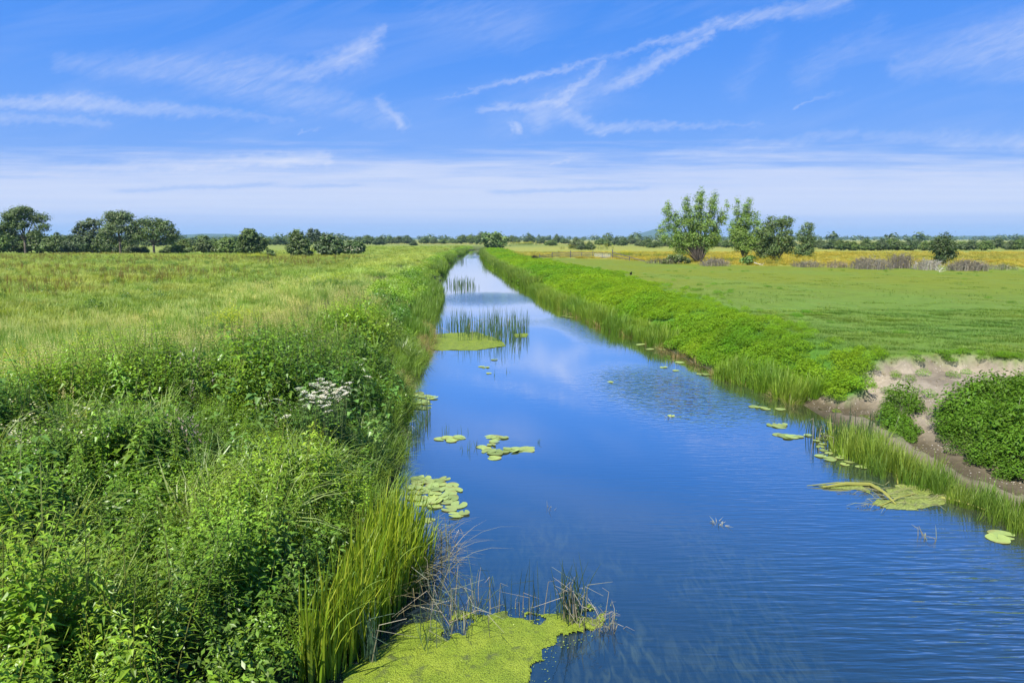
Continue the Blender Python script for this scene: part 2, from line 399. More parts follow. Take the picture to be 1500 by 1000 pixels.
def build_ground():
    rows = [-14.0]
    while rows[-1] < 7200:
        y = rows[-1]; rows.append(y + (0.5 if y < 4 else 0.17 if y < 30 else max(0.17, 0.022 * (y - 22))))
    rows = np.array(rows)
    def offs(fine, upto, g, end):
        o = [0.0]
        while o[-1] < upto: o.append(o[-1] + fine)
        s = fine
        while o[-1] < end: s *= g; o.append(o[-1] + s)
        return np.array(o)
    oL, oR = offs(.2, 9, 1.08, 6500), offs(.14, 10, 1.08, 6500)
    fb = np.linspace(0, 1, 12)[1:-1]
    xl, xr = XL(rows)[:, None], XR(rows)[:, None]
    Xg = np.concatenate([xl - oL[::-1][None], xl + (xr - xl) * fb[None], xr + oR[None]], axis=1)
    Yg = np.repeat(rows[:, None], Xg.shape[1], axis=1)
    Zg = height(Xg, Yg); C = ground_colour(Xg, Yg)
    nr, nc = Xg.shape
    idx = np.arange(nr * nc).reshape(nr, nc)
    F = np.stack([idx[:-1, :-1], idx[:-1, 1:], idx[1:, 1:], idx[1:, :-1]], axis=-1).reshape(-1, 4)
    me = bpy.data.meshes.new('ground')
    me.vertices.add(nr * nc); me.vertices.foreach_set('co', np.stack([Xg, Yg, Zg], -1).astype(np.float32).ravel())
    me.loops.add(F.size); me.loops.foreach_set('vertex_index', F.astype(np.int32).ravel())
    me.polygons.add(len(F)); me.polygons.foreach_set('loop_start', np.arange(0, F.size, 4, dtype=np.int32))
    at = me.attributes.new('col', 'FLOAT_COLOR', 'POINT')
    at.data.foreach_set('color', np.concatenate([C.reshape(-1, 3), np.ones((nr * nc, 1))], 1).astype(np.float32).ravel())
    so_ = sstep(.05, -.1, soil_sdf(Xg, Yg)) * (Yg < 40)
    a2 = me.attributes.new('soil', 'FLOAT', 'POINT'); a2.data.foreach_set('value', so_.astype(np.float32).ravel())
    me.update(calc_edges=True); me.polygons.foreach_set('use_smooth', np.ones(len(F), bool))
    m, nt, out = new_mat('ground_cover'); L = nt.links.new
    b = N(nt, 'ShaderNodeBsdfPrincipled'); b.inputs['Roughness'].default_value = 0.95; b.inputs['Specular IOR Level'].default_value = 0.1
    a = N(nt, 'ShaderNodeAttribute', attribute_name='col'); sa = N(nt, 'ShaderNodeAttribute', attribute_name='soil')
    g = N(nt, 'ShaderNodeNewGeometry')
    def nz(scale, det=6, sc=(1, 1, 1)):
        mp = N(nt, 'ShaderNodeMapping'); mp.inputs['Scale'].default_value = sc; L(g.outputs['Position'], mp.inputs[0])
        t = N(nt, 'ShaderNodeTexNoise'); t.inputs['Scale'].default_value = scale; t.inputs['Detail'].default_value = det; t.inputs['Roughness'].default_value = .65
        L(mp.outputs[0], t.inputs['Vector']); return t.outputs[0]
    f1, f2, f3 = nz(7, 7), nz(.9, 6), nz(34, 4)
    k = mathn(nt, 'MULTIPLY_ADD', f1, 1.0, mathn(nt, 'MULTIPLY_ADD', f2, .7, .15))
    c = mixc(nt, 1.0, a.outputs['Color'], mathn_rgb(nt, k), 'MULTIPLY')
    st = N(nt, 'ShaderNodeTexVoronoi'); st.inputs['Scale'].default_value = 11; L(g.outputs['Position'], st.inputs['Vector'])
    peb = mathn(nt, 'MULTIPLY', mathn(nt, 'LESS_THAN', st.outputs['Distance'], .17), mathn(nt, 'MULTIPLY', sa.outputs['Fac'], mathn(nt, 'GREATER_THAN', f2, .5)))
    c = mixc(nt, peb, c, (.5, .46, .40))
    L(c, b.inputs['Base Color'])
    bp = N(nt, 'ShaderNodeBump'); bp.inputs['Strength'].default_value = 0.7; bp.inputs['Distance'].default_value = 0.05
    hh = mathn(nt, 'ADD', f1, mathn(nt, 'MULTIPLY', mathn(nt, 'ADD', f3, peb), .35)); L(hh, bp.inputs['Height'])
    L(bp.outputs[0], b.inputs['Normal']); L(b.outputs[0], out.inputs[0])
    me.materials.append(m)
    o = bpy.data.objects.new('ground', me); COL.objects.link(o)
    tag(o, 'flat green moorland with raised grassy river banks', None, None, 'structure')
def mathn_rgb(nt, v):
    n = nt.nodes.new('ShaderNodeCombineColor')
    for i in range(3): nt.links.new(v, n.inputs[i])
    return n.outputs[0]
build_ground()

def build_water():
    rows = [-14.0]
    while rows[-1] < 440:
        y = rows[-1]; rows.append(y + (0.35 if y < 40 else 0.018 * y))
    rows = np.array(rows); f = np.linspace(0, 1, 40)
    xl, xr = XL(rows)[:, None] - .8, XR(rows)[:, None] + .8
    X = xl + (xr - xl) * f[None]; Y = np.repeat(rows[:, None], 40, 1)
    nr, nc = X.shape; idx = np.arange(nr * nc).reshape(nr, nc)
    F = np.stack([idx[:-1, :-1], idx[:-1, 1:], idx[1:, 1:], idx[1:, :-1]], axis=-1).reshape(-1, 4)
    me = bpy.data.meshes.new('river_water'); me.from_pydata(np.stack([X, Y, X * 0], -1).reshape(-1, 3).tolist(), [], F.tolist())
    blob = lambda cx, cy, rx, ry, rot=0.0: np.exp(-(((X - cx) * math.cos(rot) + (Y - cy) * math.sin(rot)) / rx) ** 2 - ((-(X - cx) * math.sin(rot) + (Y - cy) * math.cos(rot)) / ry) ** 2)
    wav = blob(6.4, 7.4, 3.2, 2.2) + .22 * blob(5.6, 11.5, 2.2, 3.0) + .025
    pat = 1.2 * blob(4.6, 19.8, 1.9, 3.6, .15) + 1.0 * blob(-2.2, 52, 3.2, 5.5) + .35 * blob(.5, 37, 3, 3) + .9 * blob(-9.5, 175, 1.6, 14) + .5 * blob(3.6, 34, 1.2, 6)
    pat = np.clip(pat - .16, 0, None) * 1.2
    shal = np.exp(-np.maximum(XR(Y) - X, 0) / 1.0) * (Y < 30) + .8 * np.exp(-np.maximum(X - XL(Y), 0) / .5)
    weed = blob(1.6, 6.6, 2.4, 1.3) + .8 * blob(2.4, 9.2, 1.5, 1.2) + .5 * blob(0.2, 9.5, 1.2, 2.0)
    for nme, ar in (('wave', wav), ('patch', pat), ('shallow', shal), ('weed', weed)):
        a = me.attributes.new(nme, 'FLOAT', 'POINT'); a.data.foreach_set('value', np.clip(ar, 0, 1).astype(np.float32).ravel())
    m, nt, out = new_mat('river_surface'); L = nt.links.new
    mm = lambda op, a, b=None, c=None, clamp=False: mathn(nt, op, a, b, c, clamp)
    A = {k: N(nt, 'ShaderNodeAttribute', attribute_name=k).outputs['Fac'] for k in ('wave', 'patch', 'shallow', 'weed')}
    g = N(nt, 'ShaderNodeNewGeometry')
    def nz(scale, sc=(1, 1, 1), rot=0.0, det=3, dist=0.0):
        mp = N(nt, 'ShaderNodeMapping'); mp.inputs['Scale'].default_value = sc; mp.inputs['Rotation'].default_value = (0, 0, rot); L(g.outputs['Position'], mp.inputs[0])
        t = N(nt, 'ShaderNodeTexNoise'); t.inputs['Scale'].default_value = scale; t.inputs['Detail'].default_value = det; t.inputs['Distortion'].default_value = dist
        L(mp.outputs[0], t.inputs['Vector']); return t.outputs[0]
    wv = nz(1.0, (1.3, 9.5, 1), .12, 2, .3); wv2 = nz(1.0, (2.2, 15, 1), -.05, 2)
    chop = nz(4.2, (.8, 1.7, 1), .5, 2, .5); swell = nz(.7, (1, 2.2, 1), .2, 2); micro = nz(5, (1, 3, 1), 0, 2)
    h = mm('MULTIPLY', mm('MULTIPLY_ADD', wv2, .4, wv), mm('MULTIPLY', A['wave'], .026))
    h = mm('ADD', h, mm('MULTIPLY', chop, mm('MULTIPLY', A['patch'], .055)))
    h = mm('ADD', h, mm('ADD', mm('MULTIPLY', swell, .0010), mm('MULTIPLY', micro, .0003)))
    bp = N(nt, 'ShaderNodeBump'); bp.inputs['Strength'].default_value = 1; bp.inputs['Distance'].default_value = 1.0; L(h, bp.inputs['Height'])
    fr = N(nt, 'ShaderNodeFresnel'); fr.inputs[0].default_value = 1.33; L(bp.outputs[0], fr.inputs['Normal'])
    fac = mm('SUBTRACT', 1.0, mm('EXPONENT', mm('MULTIPLY', mm('POWER', fr.outputs[0], 1.4), -15.5)))
    gl = N(nt, 'ShaderNodeBsdfGlossy'); gl.inputs['Roughness'].default_value = .03; gl.inputs[0].default_value = (1, 1, 1, 1); L(bp.outputs[0], gl.inputs['Normal'])
    fib = nz(1.0, (11, 2.6, 1), -.25, 6, 1.0); blot = nz(.8, (1, 1, 1), 0, 4)
    wd = mm('MULTIPLY', A['weed'], mm('MULTIPLY', mm('MULTIPLY', mm('SUBTRACT', fib, .42, clamp=True), 4.0, clamp=True), mm('MULTIPLY', mm('SUBTRACT', blot, .35, clamp=True), 3.5, clamp=True)))
    c = mixc(nt, mm('MULTIPLY', wd, .7), (.008, .022, .042), (.058, .085, .062))
    c = mixc(nt, mm('MULTIPLY', A['shallow'], .85, clamp=True), c, (.052, .046, .016))
    df = N(nt, 'ShaderNodeBsdfDiffuse'); L(c, df.inputs[0])
    fac = mm('MULTIPLY', fac, mm('MULTIPLY_ADD', A['shallow'], -.45, 1.0))
    mx = N(nt, 'ShaderNodeMixShader'); L(fac, mx.inputs[0]); L(df.outputs[0], mx.inputs[1]); L(gl.outputs[0], mx.inputs[2])
    L(mx.outputs[0], out.inputs[0])
    me.materials.append(m)
    o = bpy.data.objects.new('river_water', me); COL.objects.link(o); o.location.z = 0.0
    tag(o, 'calm blue river water reflecting the sky', None, None, 'structure')
build_water()

# far blue hills
def build_hills():
    def ridge(name, pts, Y, label, depth=900):
        xs = [(px - 750) / 1000 * Y for px, h in pts]; hs = [h / 1000 * Y + 3.3 for px, h in pts]
        n = 120; X = np.linspace(xs[0], xs[-1], n); H = np.interp(X, xs, hs)
        H = H + (fbm(X * .004, X * 0, 71) - .5) * 16 * (H > 8)
        prof = [(-1, 0), (-.7, .35), (-.35, .8), (0, 1), (.4, .8), (1, 0)]
        V = []; F = []
        for (q, s) in prof:
            for i in range(n): V.append((X[i] * (1 + q * depth / Y), Y + q * depth, 1.0 + max(H[i], .2) * s))
        for j in range(len(prof) - 1):
            for i in range(n - 1): F.append((j * n + i, j * n + i + 1, (j + 1) * n + i + 1, (j + 1) * n + i))
        me = bpy.data.meshes.new(name); me.from_pydata(V, [], F); me.polygons.foreach_set('use_smooth', np.ones(len(F), bool))
        me.materials.append(M_HILL)
        o = bpy.data.objects.new(name, me); COL.objects.link(o); tag(o, label, None, None, 'structure')
    M_HILL_ = plain('hill_woods', (.07, .10, .045), .95, .004, .5, .1)
    globals()['M_HILL'] = M_HILL_
    ridge('hills', [(895, 0), (912, 3), (930, 7.5), (945, 11), (958, 14.5), (970, 13), (985, 12), (1010, 9), (1040, 5), (1080, 2), (1110, 0)], 5600, 'distant blue hill on the horizon behind the poplar')
    ridge('hills', [(-250, 0), (-150, 3.5), (100, 4.5), (280, 6.5), (340, 7), (400, 5), (500, 3), (620, 1.5), (720, 0)], 4600, 'low far ridge above the left hedges')
    ridge('hills', [(1120, 0), (1250, 2.5), (1380, 4.5), (1480, 6), (1600, 7), (1800, 5), (1900, 0)], 4900, 'low far ridge on the right horizon')
build_hills()
# ------------------------------------------------------------------ plant shapes used by the ground cover
def jit(c, a=.15): 
    k = 1 + R.uniform(-a, a); return (c[0] * k * (1 + R.uniform(-.08, .08)), c[1] * k, c[2] * k * (1 + R.uniform(-.1, .1)))
PROTO = {}
def proto(kind, mb, mat):
    o = bpy.data.objects.new(kind + '_shape', mb.mesh(kind + '_shape', mat)); PROTO.setdefault(kind, []).append(o)

def p_nettle(h, narrow=False):
    mb = MB(); lean = Vector((R.uniform(-.12, .12), R.uniform(-.12, .12), 1))
    pts = [Vector((0, 0, 0)) + Vector((lean.x * t * h * (1 + t), lean.y * t * h * (1 + t), h * t)) for t in (0, .35, .7, 1)]
    mb.tube(pts, [.006, .005, .004, .002], 3, (.16, .2, .08), cap=False)
    n = 17 if narrow else 12
    az = R.uniform(0, PI)
    for i in range(n):
        t = .22 + .78 * i / (n - 1); p = Vector((lean.x * t * h * (1 + t), lean.y * t * h * (1 + t), h * t))
        az += (2.4 if narrow else PI / 2) + R.uniform(-.25, .25)
        L = (.15 if narrow else .145) * (1.15 - .75 * max(0, t - .35) / .65) * R.uniform(.85, 1.15)
        for s in (0, PI):
            up = .75 * (t - .55) if not narrow else .55 * (t - .2)
            d = Vector((math.cos(az + s), math.sin(az + s), up + R.uniform(-.25, .15)))
            c = jit((.125, .235, .03) if t < .85 else (.18, .32, .04), .22)
            mb.leaf(p + d * (.01 if narrow else .03), d, L, L * (.20 if narrow else .42), R.uniform(.25, .8), c, .2)
            if i < n - 1 and R.random() < .8:
                d2 = Vector((math.cos(az + s + 1), math.sin(az + s + 1), .25)); mb.leaf(p + d2 * .03, d2, L * .75, L * (.2 if narrow else .3), .5, jit(c, .2), .2)
    return mb
def p_mound(r, h, n, L, W, col, flat=.5):
    """a leafy dome of many stems: the shape of herbs from further away"""
    mb = MB(); C = []; Nn = []; Ls = []; cs = []
    for _ in range(n):
        a = R.uniform(0, 2 * PI); q = math.sqrt(R.random()); t = R.random() ** .55
        x, y = math.cos(a) * q * r, math.sin(a) * q * r
        z = h * t * (1 - .55 * q * q) * (.85 + .3 * vn1(x * 3 / r, y * 3 / r))
        C.append((x, y, z)); nn = Vector((x / r * .7 + R.gauss(0, .45), y / r * .7 + R.gauss(0, .45), flat + R.random() * .5)); Nn.append(tuple(nn))
        Ls.append(L * R.uniform(.7, 1.3)); cs.append(jit(col, .28))
    mb.np_leaves(np.array(C), np.array(Nn), np.array(Ls), np.array(Ls) * W / L, np.array(cs))
    return mb
_vn = {}
def vn1(x, y): return float(vnoise(np.array([x + 50]), np.array([y + 50]), 3)[0])
def p_tuft(h, n, w, bend, col, r=.12, tip=None, segs=3):
    mb = MB()
    for _ in range(n):
        a = R.uniform(0, 2 * PI); q = r * math.sqrt(R.random())
        mb.blade(Vector((math.cos(a) * q, math.sin(a) * q, 0)), a + R.uniform(-.9, .9), h * R.uniform(.6, 1.1), w * R.uniform(.7, 1.2), bend * R.uniform(.3, 1.5), segs, jit(col, .22), tip, R.uniform(0, .25))
    return mb
def p_seed(h, n, r=.25, head=(.46, .44, .25), stemc=(.25, .33, .09)):
    mb = p_tuft(h * .5, 22, .009, .8, (.17, .27, .045), r)
    for _ in range(n):
        a = R.uniform(0, 2 * PI); q = r * math.sqrt(R.random()); ln = R.uniform(.02, .22); az = R.uniform(0, 2 * PI); hh = h * R.uniform(.75, 1.1)
        base = Vector((math.cos(a) * q, math.sin(a) * q, 0)); top = base + Vector((math.cos(az) * ln * hh, math.sin(az) * ln * hh, hh))
        mb.blade(base, az, hh, .005, ln * .8, 2, jit(stemc, .15), None, ln)
        c = jit(head, .25)
        for k in range(7):
            t = k / 6; d = Vector((math.cos(az + k * 2.2), math.sin(az + k * 2.2), 1.2))
            mb.leaf(top - Vector((0, 0, .17 * (1 - t))), d, .05 * (1.2 - .6 * t), .014, .3, c, .1)
    return mb
def p_dock(h):
    mb = MB()
    for s in range(4):
        x, y = R.uniform(-.12, .12), R.uniform(-.12, .12); hh = h * R.uniform(.75, 1.1)
        mb.blade(Vector((x, y, 0)), R.uniform(0, 6), hh, .012, .1, 2, (.16, .13, .05))
        for k in range(26):
            t = .35 + .65 * k / 25; a = k * 2.4; d = Vector((math.cos(a), math.sin(a), .9))
            mb.leaf(Vector((x, y, hh * t)), d, .085 * (1.25 - t * .6), .035, .2, jit((.15, .115, .045), .25), .1)
    for k in range(12):
        a = R.uniform(0, 6.28); d = Vector((math.cos(a), math.sin(a), .7)); mb.leaf(Vector((0, 0, .05)), d, R.uniform(.25, .4), .09, .9, jit((.12, .17, .04)), .2)
    return mb
def p_flower(h, n, col, r=.3, size=.05):
    mb = MB()
    for _ in range(n):
        a = R.uniform(0, 6.28); q = r * math.sqrt(R.random()); b = Vector((math.cos(a) * q, math.sin(a) * q, 0)); hh = h * R.uniform(.6, 1.05)
        mb.blade(b, R.uniform(0, 6), hh, .007, .15, 2, (.14, .22, .05))
        for k in range(5):
            d = Vector((R.gauss(0, 1), R.gauss(0, 1), R.uniform(.1, 1))); mb.leaf(b + Vector((R.gauss(0, .03), R.gauss(0, .03), hh - R.random() * .1)), d, size, size * .8, .1, jit(col, .15), .1)
        for k in range(3):
            d = Vector((R.gauss(0, 1), R.gauss(0, 1), .5)); mb.leaf(b + Vector((0, 0, hh * R.uniform(.2, .7))), d, .12, .03, .5, jit((.13, .22, .05)), .2)
    return mb
for _ in range(5): proto('nettle', p_nettle(R.uniform(.85, 1.1)), M_FOL)
for _ in range(4): proto('willowherb', p_nettle(R.uniform(.85, 1.15), True), M_FOL)
def p_broad(n):
    mb = MB()
    for _ in range(n):
        a = R.uniform(0, 6.28); h = R.uniform(.25, .75); p = Vector((math.cos(a) * .06, math.sin(a) * .06, h)); d = Vector((math.cos(a), math.sin(a), R.uniform(.1, .6)))
        mb.blade(Vector((0, 0, 0)), a, h, .01, .1, 2, (.2, .27, .09)); mb.leaf(p, d, R.uniform(.11, .20), R.uniform(.055, .10), R.uniform(.4, .9), jit((.17, .30, .07), .2), .12)
    return mb
def p_stone():
    mb = MB(); k = [R.uniform(.6, 1.1) for _ in range(8)]; V = [Vector((math.cos(a * 1.047) * k[a], math.sin(a * 1.047) * k[a], R.uniform(-.1, .15))) for a in range(6)] + [Vector((.1, -.1, .5 * k[6])), Vector((0, 0, -.4))]
    mb.add(V, [(a, (a + 1) % 6, 6) for a in range(6)] + [((a + 1) % 6, a, 7) for a in range(6)], (.36, .32, .26)); return mb
for _ in range(3): proto('broad', p_broad(18), M_FOL)
for _ in range(4): proto('canary', p_tuft(1.05, 24, .019, 1.15, (.23, .33, .09), .12, (.30, .38, .14), 4), M_FOL)
for _ in range(4): proto('stone', p_stone(), M_GRASS)
for _ in range(4): proto('tuft', p_tuft(.75, 30, .011, .9, (.15, .25, .05), .14), M_GRASS)
for _ in range(4): proto('seed', p_seed(1.0, 16), M_GRASS)
for _ in range(2): proto('purple', p_seed(1.15, 7, .15, (.30, .25, .26)), M_GRASS)
for _ in range(3): proto('dock', p_dock(.95), M_GRASS)
for _ in range(3): proto('yellow', p_flower(.9, 14, (.62, .58, .04), .3, .04), M_FOL)
for _ in range(3): proto('cream', p_flower(1.1, 8, (.66, .66, .46), .25, .035), M_FOL)
for _ in range(4): proto('mound', p_mound(.42, .75, 260, .09, .035, (.125, .235, .032)), M_FOL)
for _ in range(4): proto('bigmound', p_mound(.95, .85, 420, .15, .06, (.13, .235, .036)), M_FOL)
for _ in range(4): proto('lush', p_mound(.42, .44, 420, .062, .036, (.155, .325, .028), .95), M_LUSHI)
for _ in range(3): proto('biglush', p_mound(1.0, .5, 560, .13, .07, (.155, .325, .028), .95), M_LUSHI)
for _ in range(4): proto('reed', p_tuft(1.0, 22, .022, .24, (.17, .31, .03), .16, (.24, .35, .06)), M_GRASS)
for _ in range(3): proto('reedwide', p_tuft(1.05, 46, .045, .25, (.15, .27, .03), .6, (.22, .31, .06), 2), M_GRASS)
for _ in range(3): proto('grasswide', p_tuft(.62, 70, .022, .8, (.20, .285, .05), .55, (.36, .39, .13), 2), M_GRASS)
for _ in range(3): proto('turf', p_tuft(.085, 150, .011, .8, (.16, .29, .05), .5, None, 2), M_GRASS)
for _ in range(3): proto('drygrass', p_tuft(.6, 34, .009, 1.3, (.32, .25, .12), .2, (.42, .35, .2)), M_GRASS)
for _ in range(3): proto('clod', p_mound(.06, .035, 14, .03, .02, (.3, .3, .3), .9), M_FOL)

def scatter(name, label, kinds, P, idx, rotz, tilt, scl, tint):
    """one object of ground cover: points that each carry a plant"""
    me = bpy.data.meshes.new(name); n = len(P)
    me.vertices.add(n); me.vertices.foreach_set('co', np.asarray(P, np.float32).ravel())
    rot = np.stack([tilt[:, 0], tilt[:, 1], rotz], 1)
    def attr(nm, ty, fld, arr):
        a = me.attributes.new(nm, ty, 'POINT'); a.data.foreach_set(fld, np.ascontiguousarray(arr).ravel())
    attr('rot', 'FLOAT_VECTOR', 'vector', rot.astype(np.float32))
    attr('scl', 'FLOAT_VECTOR', 'vector', scl.astype(np.float32))
    attr('idx', 'INT', 'value', idx.astype(np.int32))
    attr('tint', 'FLOAT_COLOR', 'color', np.concatenate([tint, np.ones((n, 1))], 1).astype(np.float32))
    o = bpy.data.objects.new(name, me); COL.objects.link(o); tag(o, label, None, None, 'stuff')
    ng = bpy.data.node_groups.new(name, 'GeometryNodeTree')
    ng.interface.new_socket('Geometry', in_out='INPUT', socket_type='NodeSocketGeometry'); ng.interface.new_socket('Geometry', in_out='OUTPUT', socket_type='NodeSocketGeometry')
    gi, go = ng.nodes.new('NodeGroupInput'), ng.nodes.new('NodeGroupOutput')
    ip = ng.nodes.new('GeometryNodeInstanceOnPoints'); g2i = ng.nodes.new('GeometryNodeGeometryToInstance')
    for k in reversed([q for kd in kinds for q in PROTO[kd]]):
        oi = ng.nodes.new('GeometryNodeObjectInfo'); oi.inputs['Object'].default_value = k; oi.inputs['As Instance'].default_value = False
        ng.links.new(oi.outputs['Geometry'], g2i.inputs[0])
    def na(nm, ty):
        a = ng.nodes.new('GeometryNodeInputNamedAttribute'); a.data_type = ty; a.inputs[0].default_value = nm; return a.outputs[0]
    e2r = ng.nodes.new('FunctionNodeEulerToRotation'); ng.links.new(na('rot', 'FLOAT_VECTOR'), e2r.inputs[0])
    ng.links.new(gi.outputs[0], ip.inputs['Points']); ng.links.new(g2i.outputs[0], ip.inputs['Instance'])
    ip.inputs['Pick Instance'].default_value = True
    ng.links.new(na('idx', 'INT'), ip.inputs['Instance Index']); ng.links.new(e2r.outputs[0], ip.inputs['Rotation']); ng.links.new(na('scl', 'FLOAT_VECTOR'), ip.inputs['Scale'])
    ng.links.new(ip.outputs[0], go.inputs[0])
    md = o.modifiers.new('plants', 'NODES'); md.node_group = ng
    return o

def field(density, x0, x1, y0, y1, margin=4.0, fov=.86):
    """random points in a rectangle, kept where the camera (or one a few steps to the side) can see them"""
    n = NR.poisson(density * (x1 - x0) * (y1 - y0))
    x = NR.uniform(x0, x1, n); y = NR.uniform(y0, y1, n)
    k = np.abs(x) < fov * np.maximum(y, 0) + margin
    return x[k], y[k]
class Cover:
    def __init__(s, name, label, kinds): s.a = (name, label, kinds); s.rows = []
    def add(s, x, y, kind, scale, tint, hs=1.0, tilt=.12, dz=0.0, z=None):
        n = len(x)
        if not n: return
        st = 0
        for kd in s.a[2]:
            if kd == kind: break
            st += len(PROTO[kd])
        idx = st + NR.integers(0, len(PROTO[kind]), n)
        z = (height(x, y) if z is None else z) + dz
        sc = np.asarray(scale) * NR.uniform(.8, 1.2, n)
        tint = np.asarray(tint, float) * np.ones((n, 3)); tint = tint * NR.uniform(.85, 1.15, (n, 1)) * NR.uniform(.94, 1.06, (n, 3))
        s.rows.append((np.stack([x, y, z], 1), idx, NR.uniform(0, 6.283, n), NR.normal(0, tilt, (n, 2)), np.stack([sc, sc, sc * hs], 1), tint))
    def build(s):
        c = [np.concatenate(q) for q in zip(*s.rows)]
        print(s.a[0], len(c[0]))
        return scatter(*s.a, *c)

def dlr(x, y): return XL(y) - x, x - XR(y)
def keep(m, *a): return [q[m] for q in a]
def tints(x, y, pal, s=.5, seed=50):
    """patchwork of the plant colours in a stand, by two noises"""
    a = sstep(.3, .7, fbm(x * s, y * s, seed)); b = sstep(.35, .75, fbm(x * s * .6, y * s * .6, seed + 5))
    t = lerp3(np.zeros((len(x), 3)) + pal[0], pal[1], a); return lerp3(t, pal[2], b * .8)

def belt(y):      # width of the nettle belt on the left bank
    return np.interp(y, [8, 12, 15.4, 19.4, 29, 60], [8.3, 7.1, 5.5, 4.2, 3.4, 2.6])
SEDGE = [tuple(G(a, b, 0)[:2]) for a, b in ((455, 1010), (520, 960), (585, 880), (622, 845), (600, 815), (565, 815))]

def build_cover():
    # ---- left bank: nettles, willowherb and other tall herbs
    c = Cover('nettle_undergrowth', 'tall nettles and herbs crowding the left bank', ['nettle', 'willowherb', 'tuft', 'mound', 'bigmound', 'purple', 'cream', 'broad', 'canary', 'seed'])
    pal = [(.72, .80, .85), (1.35, 1.28, 1.0), (2.3, 1.85, 1.0)]
    hh = lambda x, y: .62 + .85 * sstep(.25, .75, fbm(x * .75, y * .75, 77, 2))
    x, y = field(42, -16, -1.2, 1.6, 13); dl, dr = dlr(x, y); sx = fbm(x * .8, y * .8, 91)
    gap = fbm(x * 1.3, y * 1.3, 92, 2)
    k = (dl > .25) & (dl < belt(y) + 1.5 * (sx - .5)) & (gap > .22) & (poly_sdf(SEDGE, x, y) > .15); x, y, dl = keep(k, x, y, dl)
    w = fbm(x * .7, y * .7, 93, 2) + NR.normal(0, .08, len(x)); isn = w < .42; isw = (w >= .42) & (w < .62); ist = w >= .62
    edge = (sstep(.2, 1.4, dl) * .5 + .5) * (1 - .4 * sstep(belt(y) - 2.2, belt(y), dl))
    for msk, kd, s0, den in ((isn, 'nettle', .95, 1), (isw, 'willowherb', .95, 1), (ist, 'tuft', 1.0, .55)):
        mk = msk & (NR.random(len(x)) < den); a, b, e = keep(mk, x, y, edge); c.add(a, b, kd, s0 * hh(a, b) * e, tints(a, b, pal), tilt=.16)
    x, y = field(21, -26, -1.2, 13, 27); dl, dr = dlr(x, y); gap = fbm(x * .9, y * .9, 92, 2)
    k = (dl > .15) & (dl < belt(y) + 2.0 * (fbm(x * .5, y * .5, 91) - .5)) & (gap > .22); x, y, dl = keep(k, x, y, dl)
    w = NR.random(len(x)); edge = (sstep(.1, 1.6, dl) * .55 + .45) * (1 - .4 * sstep(belt(y) - 2, belt(y), dl))
    for lo, hi, kd, s0 in ((0, .5, 'nettle', 1.12), (.5, .72, 'willowherb', 1.1), (.72, .86, 'tuft', 1.1), (.86, 1, 'mound', 1.05)):
        mk = (w >= lo) & (w < hi); a, b, e = keep(mk, x, y, edge); c.add(a, b, kd, s0 * hh(a, b) * e, tints(a, b, pal), tilt=.14)
    x, y = field(4.2, -30, 0, 27, 62); dl, dr = dlr(x, y); k = (dl > .1) & (dl < 3.1 + 2.8 * (fbm(x * .3, y * .3, 91) - .5)) & (fbm(x * .6, y * .6, 92, 2) > .27); x, y, dl = keep(k, x, y, dl)
    c.add(x, y, 'mound', .85 * hh(x, y) * (.5 + .5 * sstep(.1, 1.6, dl)), 1.25 * tints(x, y, pal, .3), tilt=.1)
    x, y = field(.9, -30, 0, 60, 290); dl, dr = dlr(x, y); k = (dl > .2) & (dl < 2.6 + 1.6 * (fbm(x * .2, y * .2, 91) - .5)); x, y, dl = keep(k, x, y, dl)
    c.add(x, y, 'bigmound', .85 * (.55 + .45 * sstep(.1, 1.8, dl)) * (.6 + .7 * fbm(x * .3, y * .3, 78)), tints(x, y, [(1.4, 1.35, .9), (1.9, 1.65, 1.0), (2.3, 1.9, 1.2)], .15), tilt=.05)
    x, y = field(5.5, -22, -1.2, 1.6, 20); dl, dr = dlr(x, y); k = (dl > .5) & (dl < belt(y) + .5) & (poly_sdf(SEDGE, x, y) > .35); x, y = keep(k, x, y); c.add(x, y, 'mound', .85, tints(x, y, pal), hs=.85)
    x, y = field(5.0, -24, -1.2, 1.6, 26); dl, dr = dlr(x, y); k = (dl > .3) & (dl < belt(y)) & (poly_sdf(SEDGE, x, y) > .2) & (fbm(x * .8, y * .8, 101, 2) > .52); x, y = keep(k, x, y); c.add(x, y, 'canary', .95, tints(x, y, [(.9, 1, .9), (1.1, 1.05, 1), (1.3, 1.15, 1.1)], .8), tilt=.2)
    x, y = field(1.6, -18, -1.2, 6.5, 18); dl, dr = dlr(x, y); k = (dl > .4) & (dl < belt(y)) & (poly_sdf(SEDGE, x, y) > .2) & (fbm(x * .7, y * .7, 102, 2) > .54); x, y = keep(k, x, y); c.add(x, y, 'broad', 1.25, (1, 1.05, 1), hs=1.15, tilt=.15)
    x, y = field(5, -30, -2, 9, 34); dl, dr = dlr(x, y); b = belt(y); k = (dl > b - 2.4) & (dl < b + 1) & (NR.random(len(x)) < sstep(b - 2.4, b, dl)); x, y = keep(k, x, y); c.add(x, y, 'seed', .85, (1.2, 1.2, 1))
    x, y = field(.10, -14, -1.5, 2, 14); dl, dr = dlr(x, y); k = (dl > .8) & (dl < 6); x, y = keep(k, x, y); c.add(x, y, 'purple', 1.25, (1, 1, 1))
    q = [G(a, b, 1.9) for a, b in ((20, 640), (52, 650), (100, 646), (34, 660), (445, 512), (460, 505), (430, 520), (470, 515))]
    x, y = np.array([p.x for p in q]), np.array([p.y for p in q]); c.add(x, y, 'cream', 1.0, (1, 1, 1), tilt=.03)
    c.build()

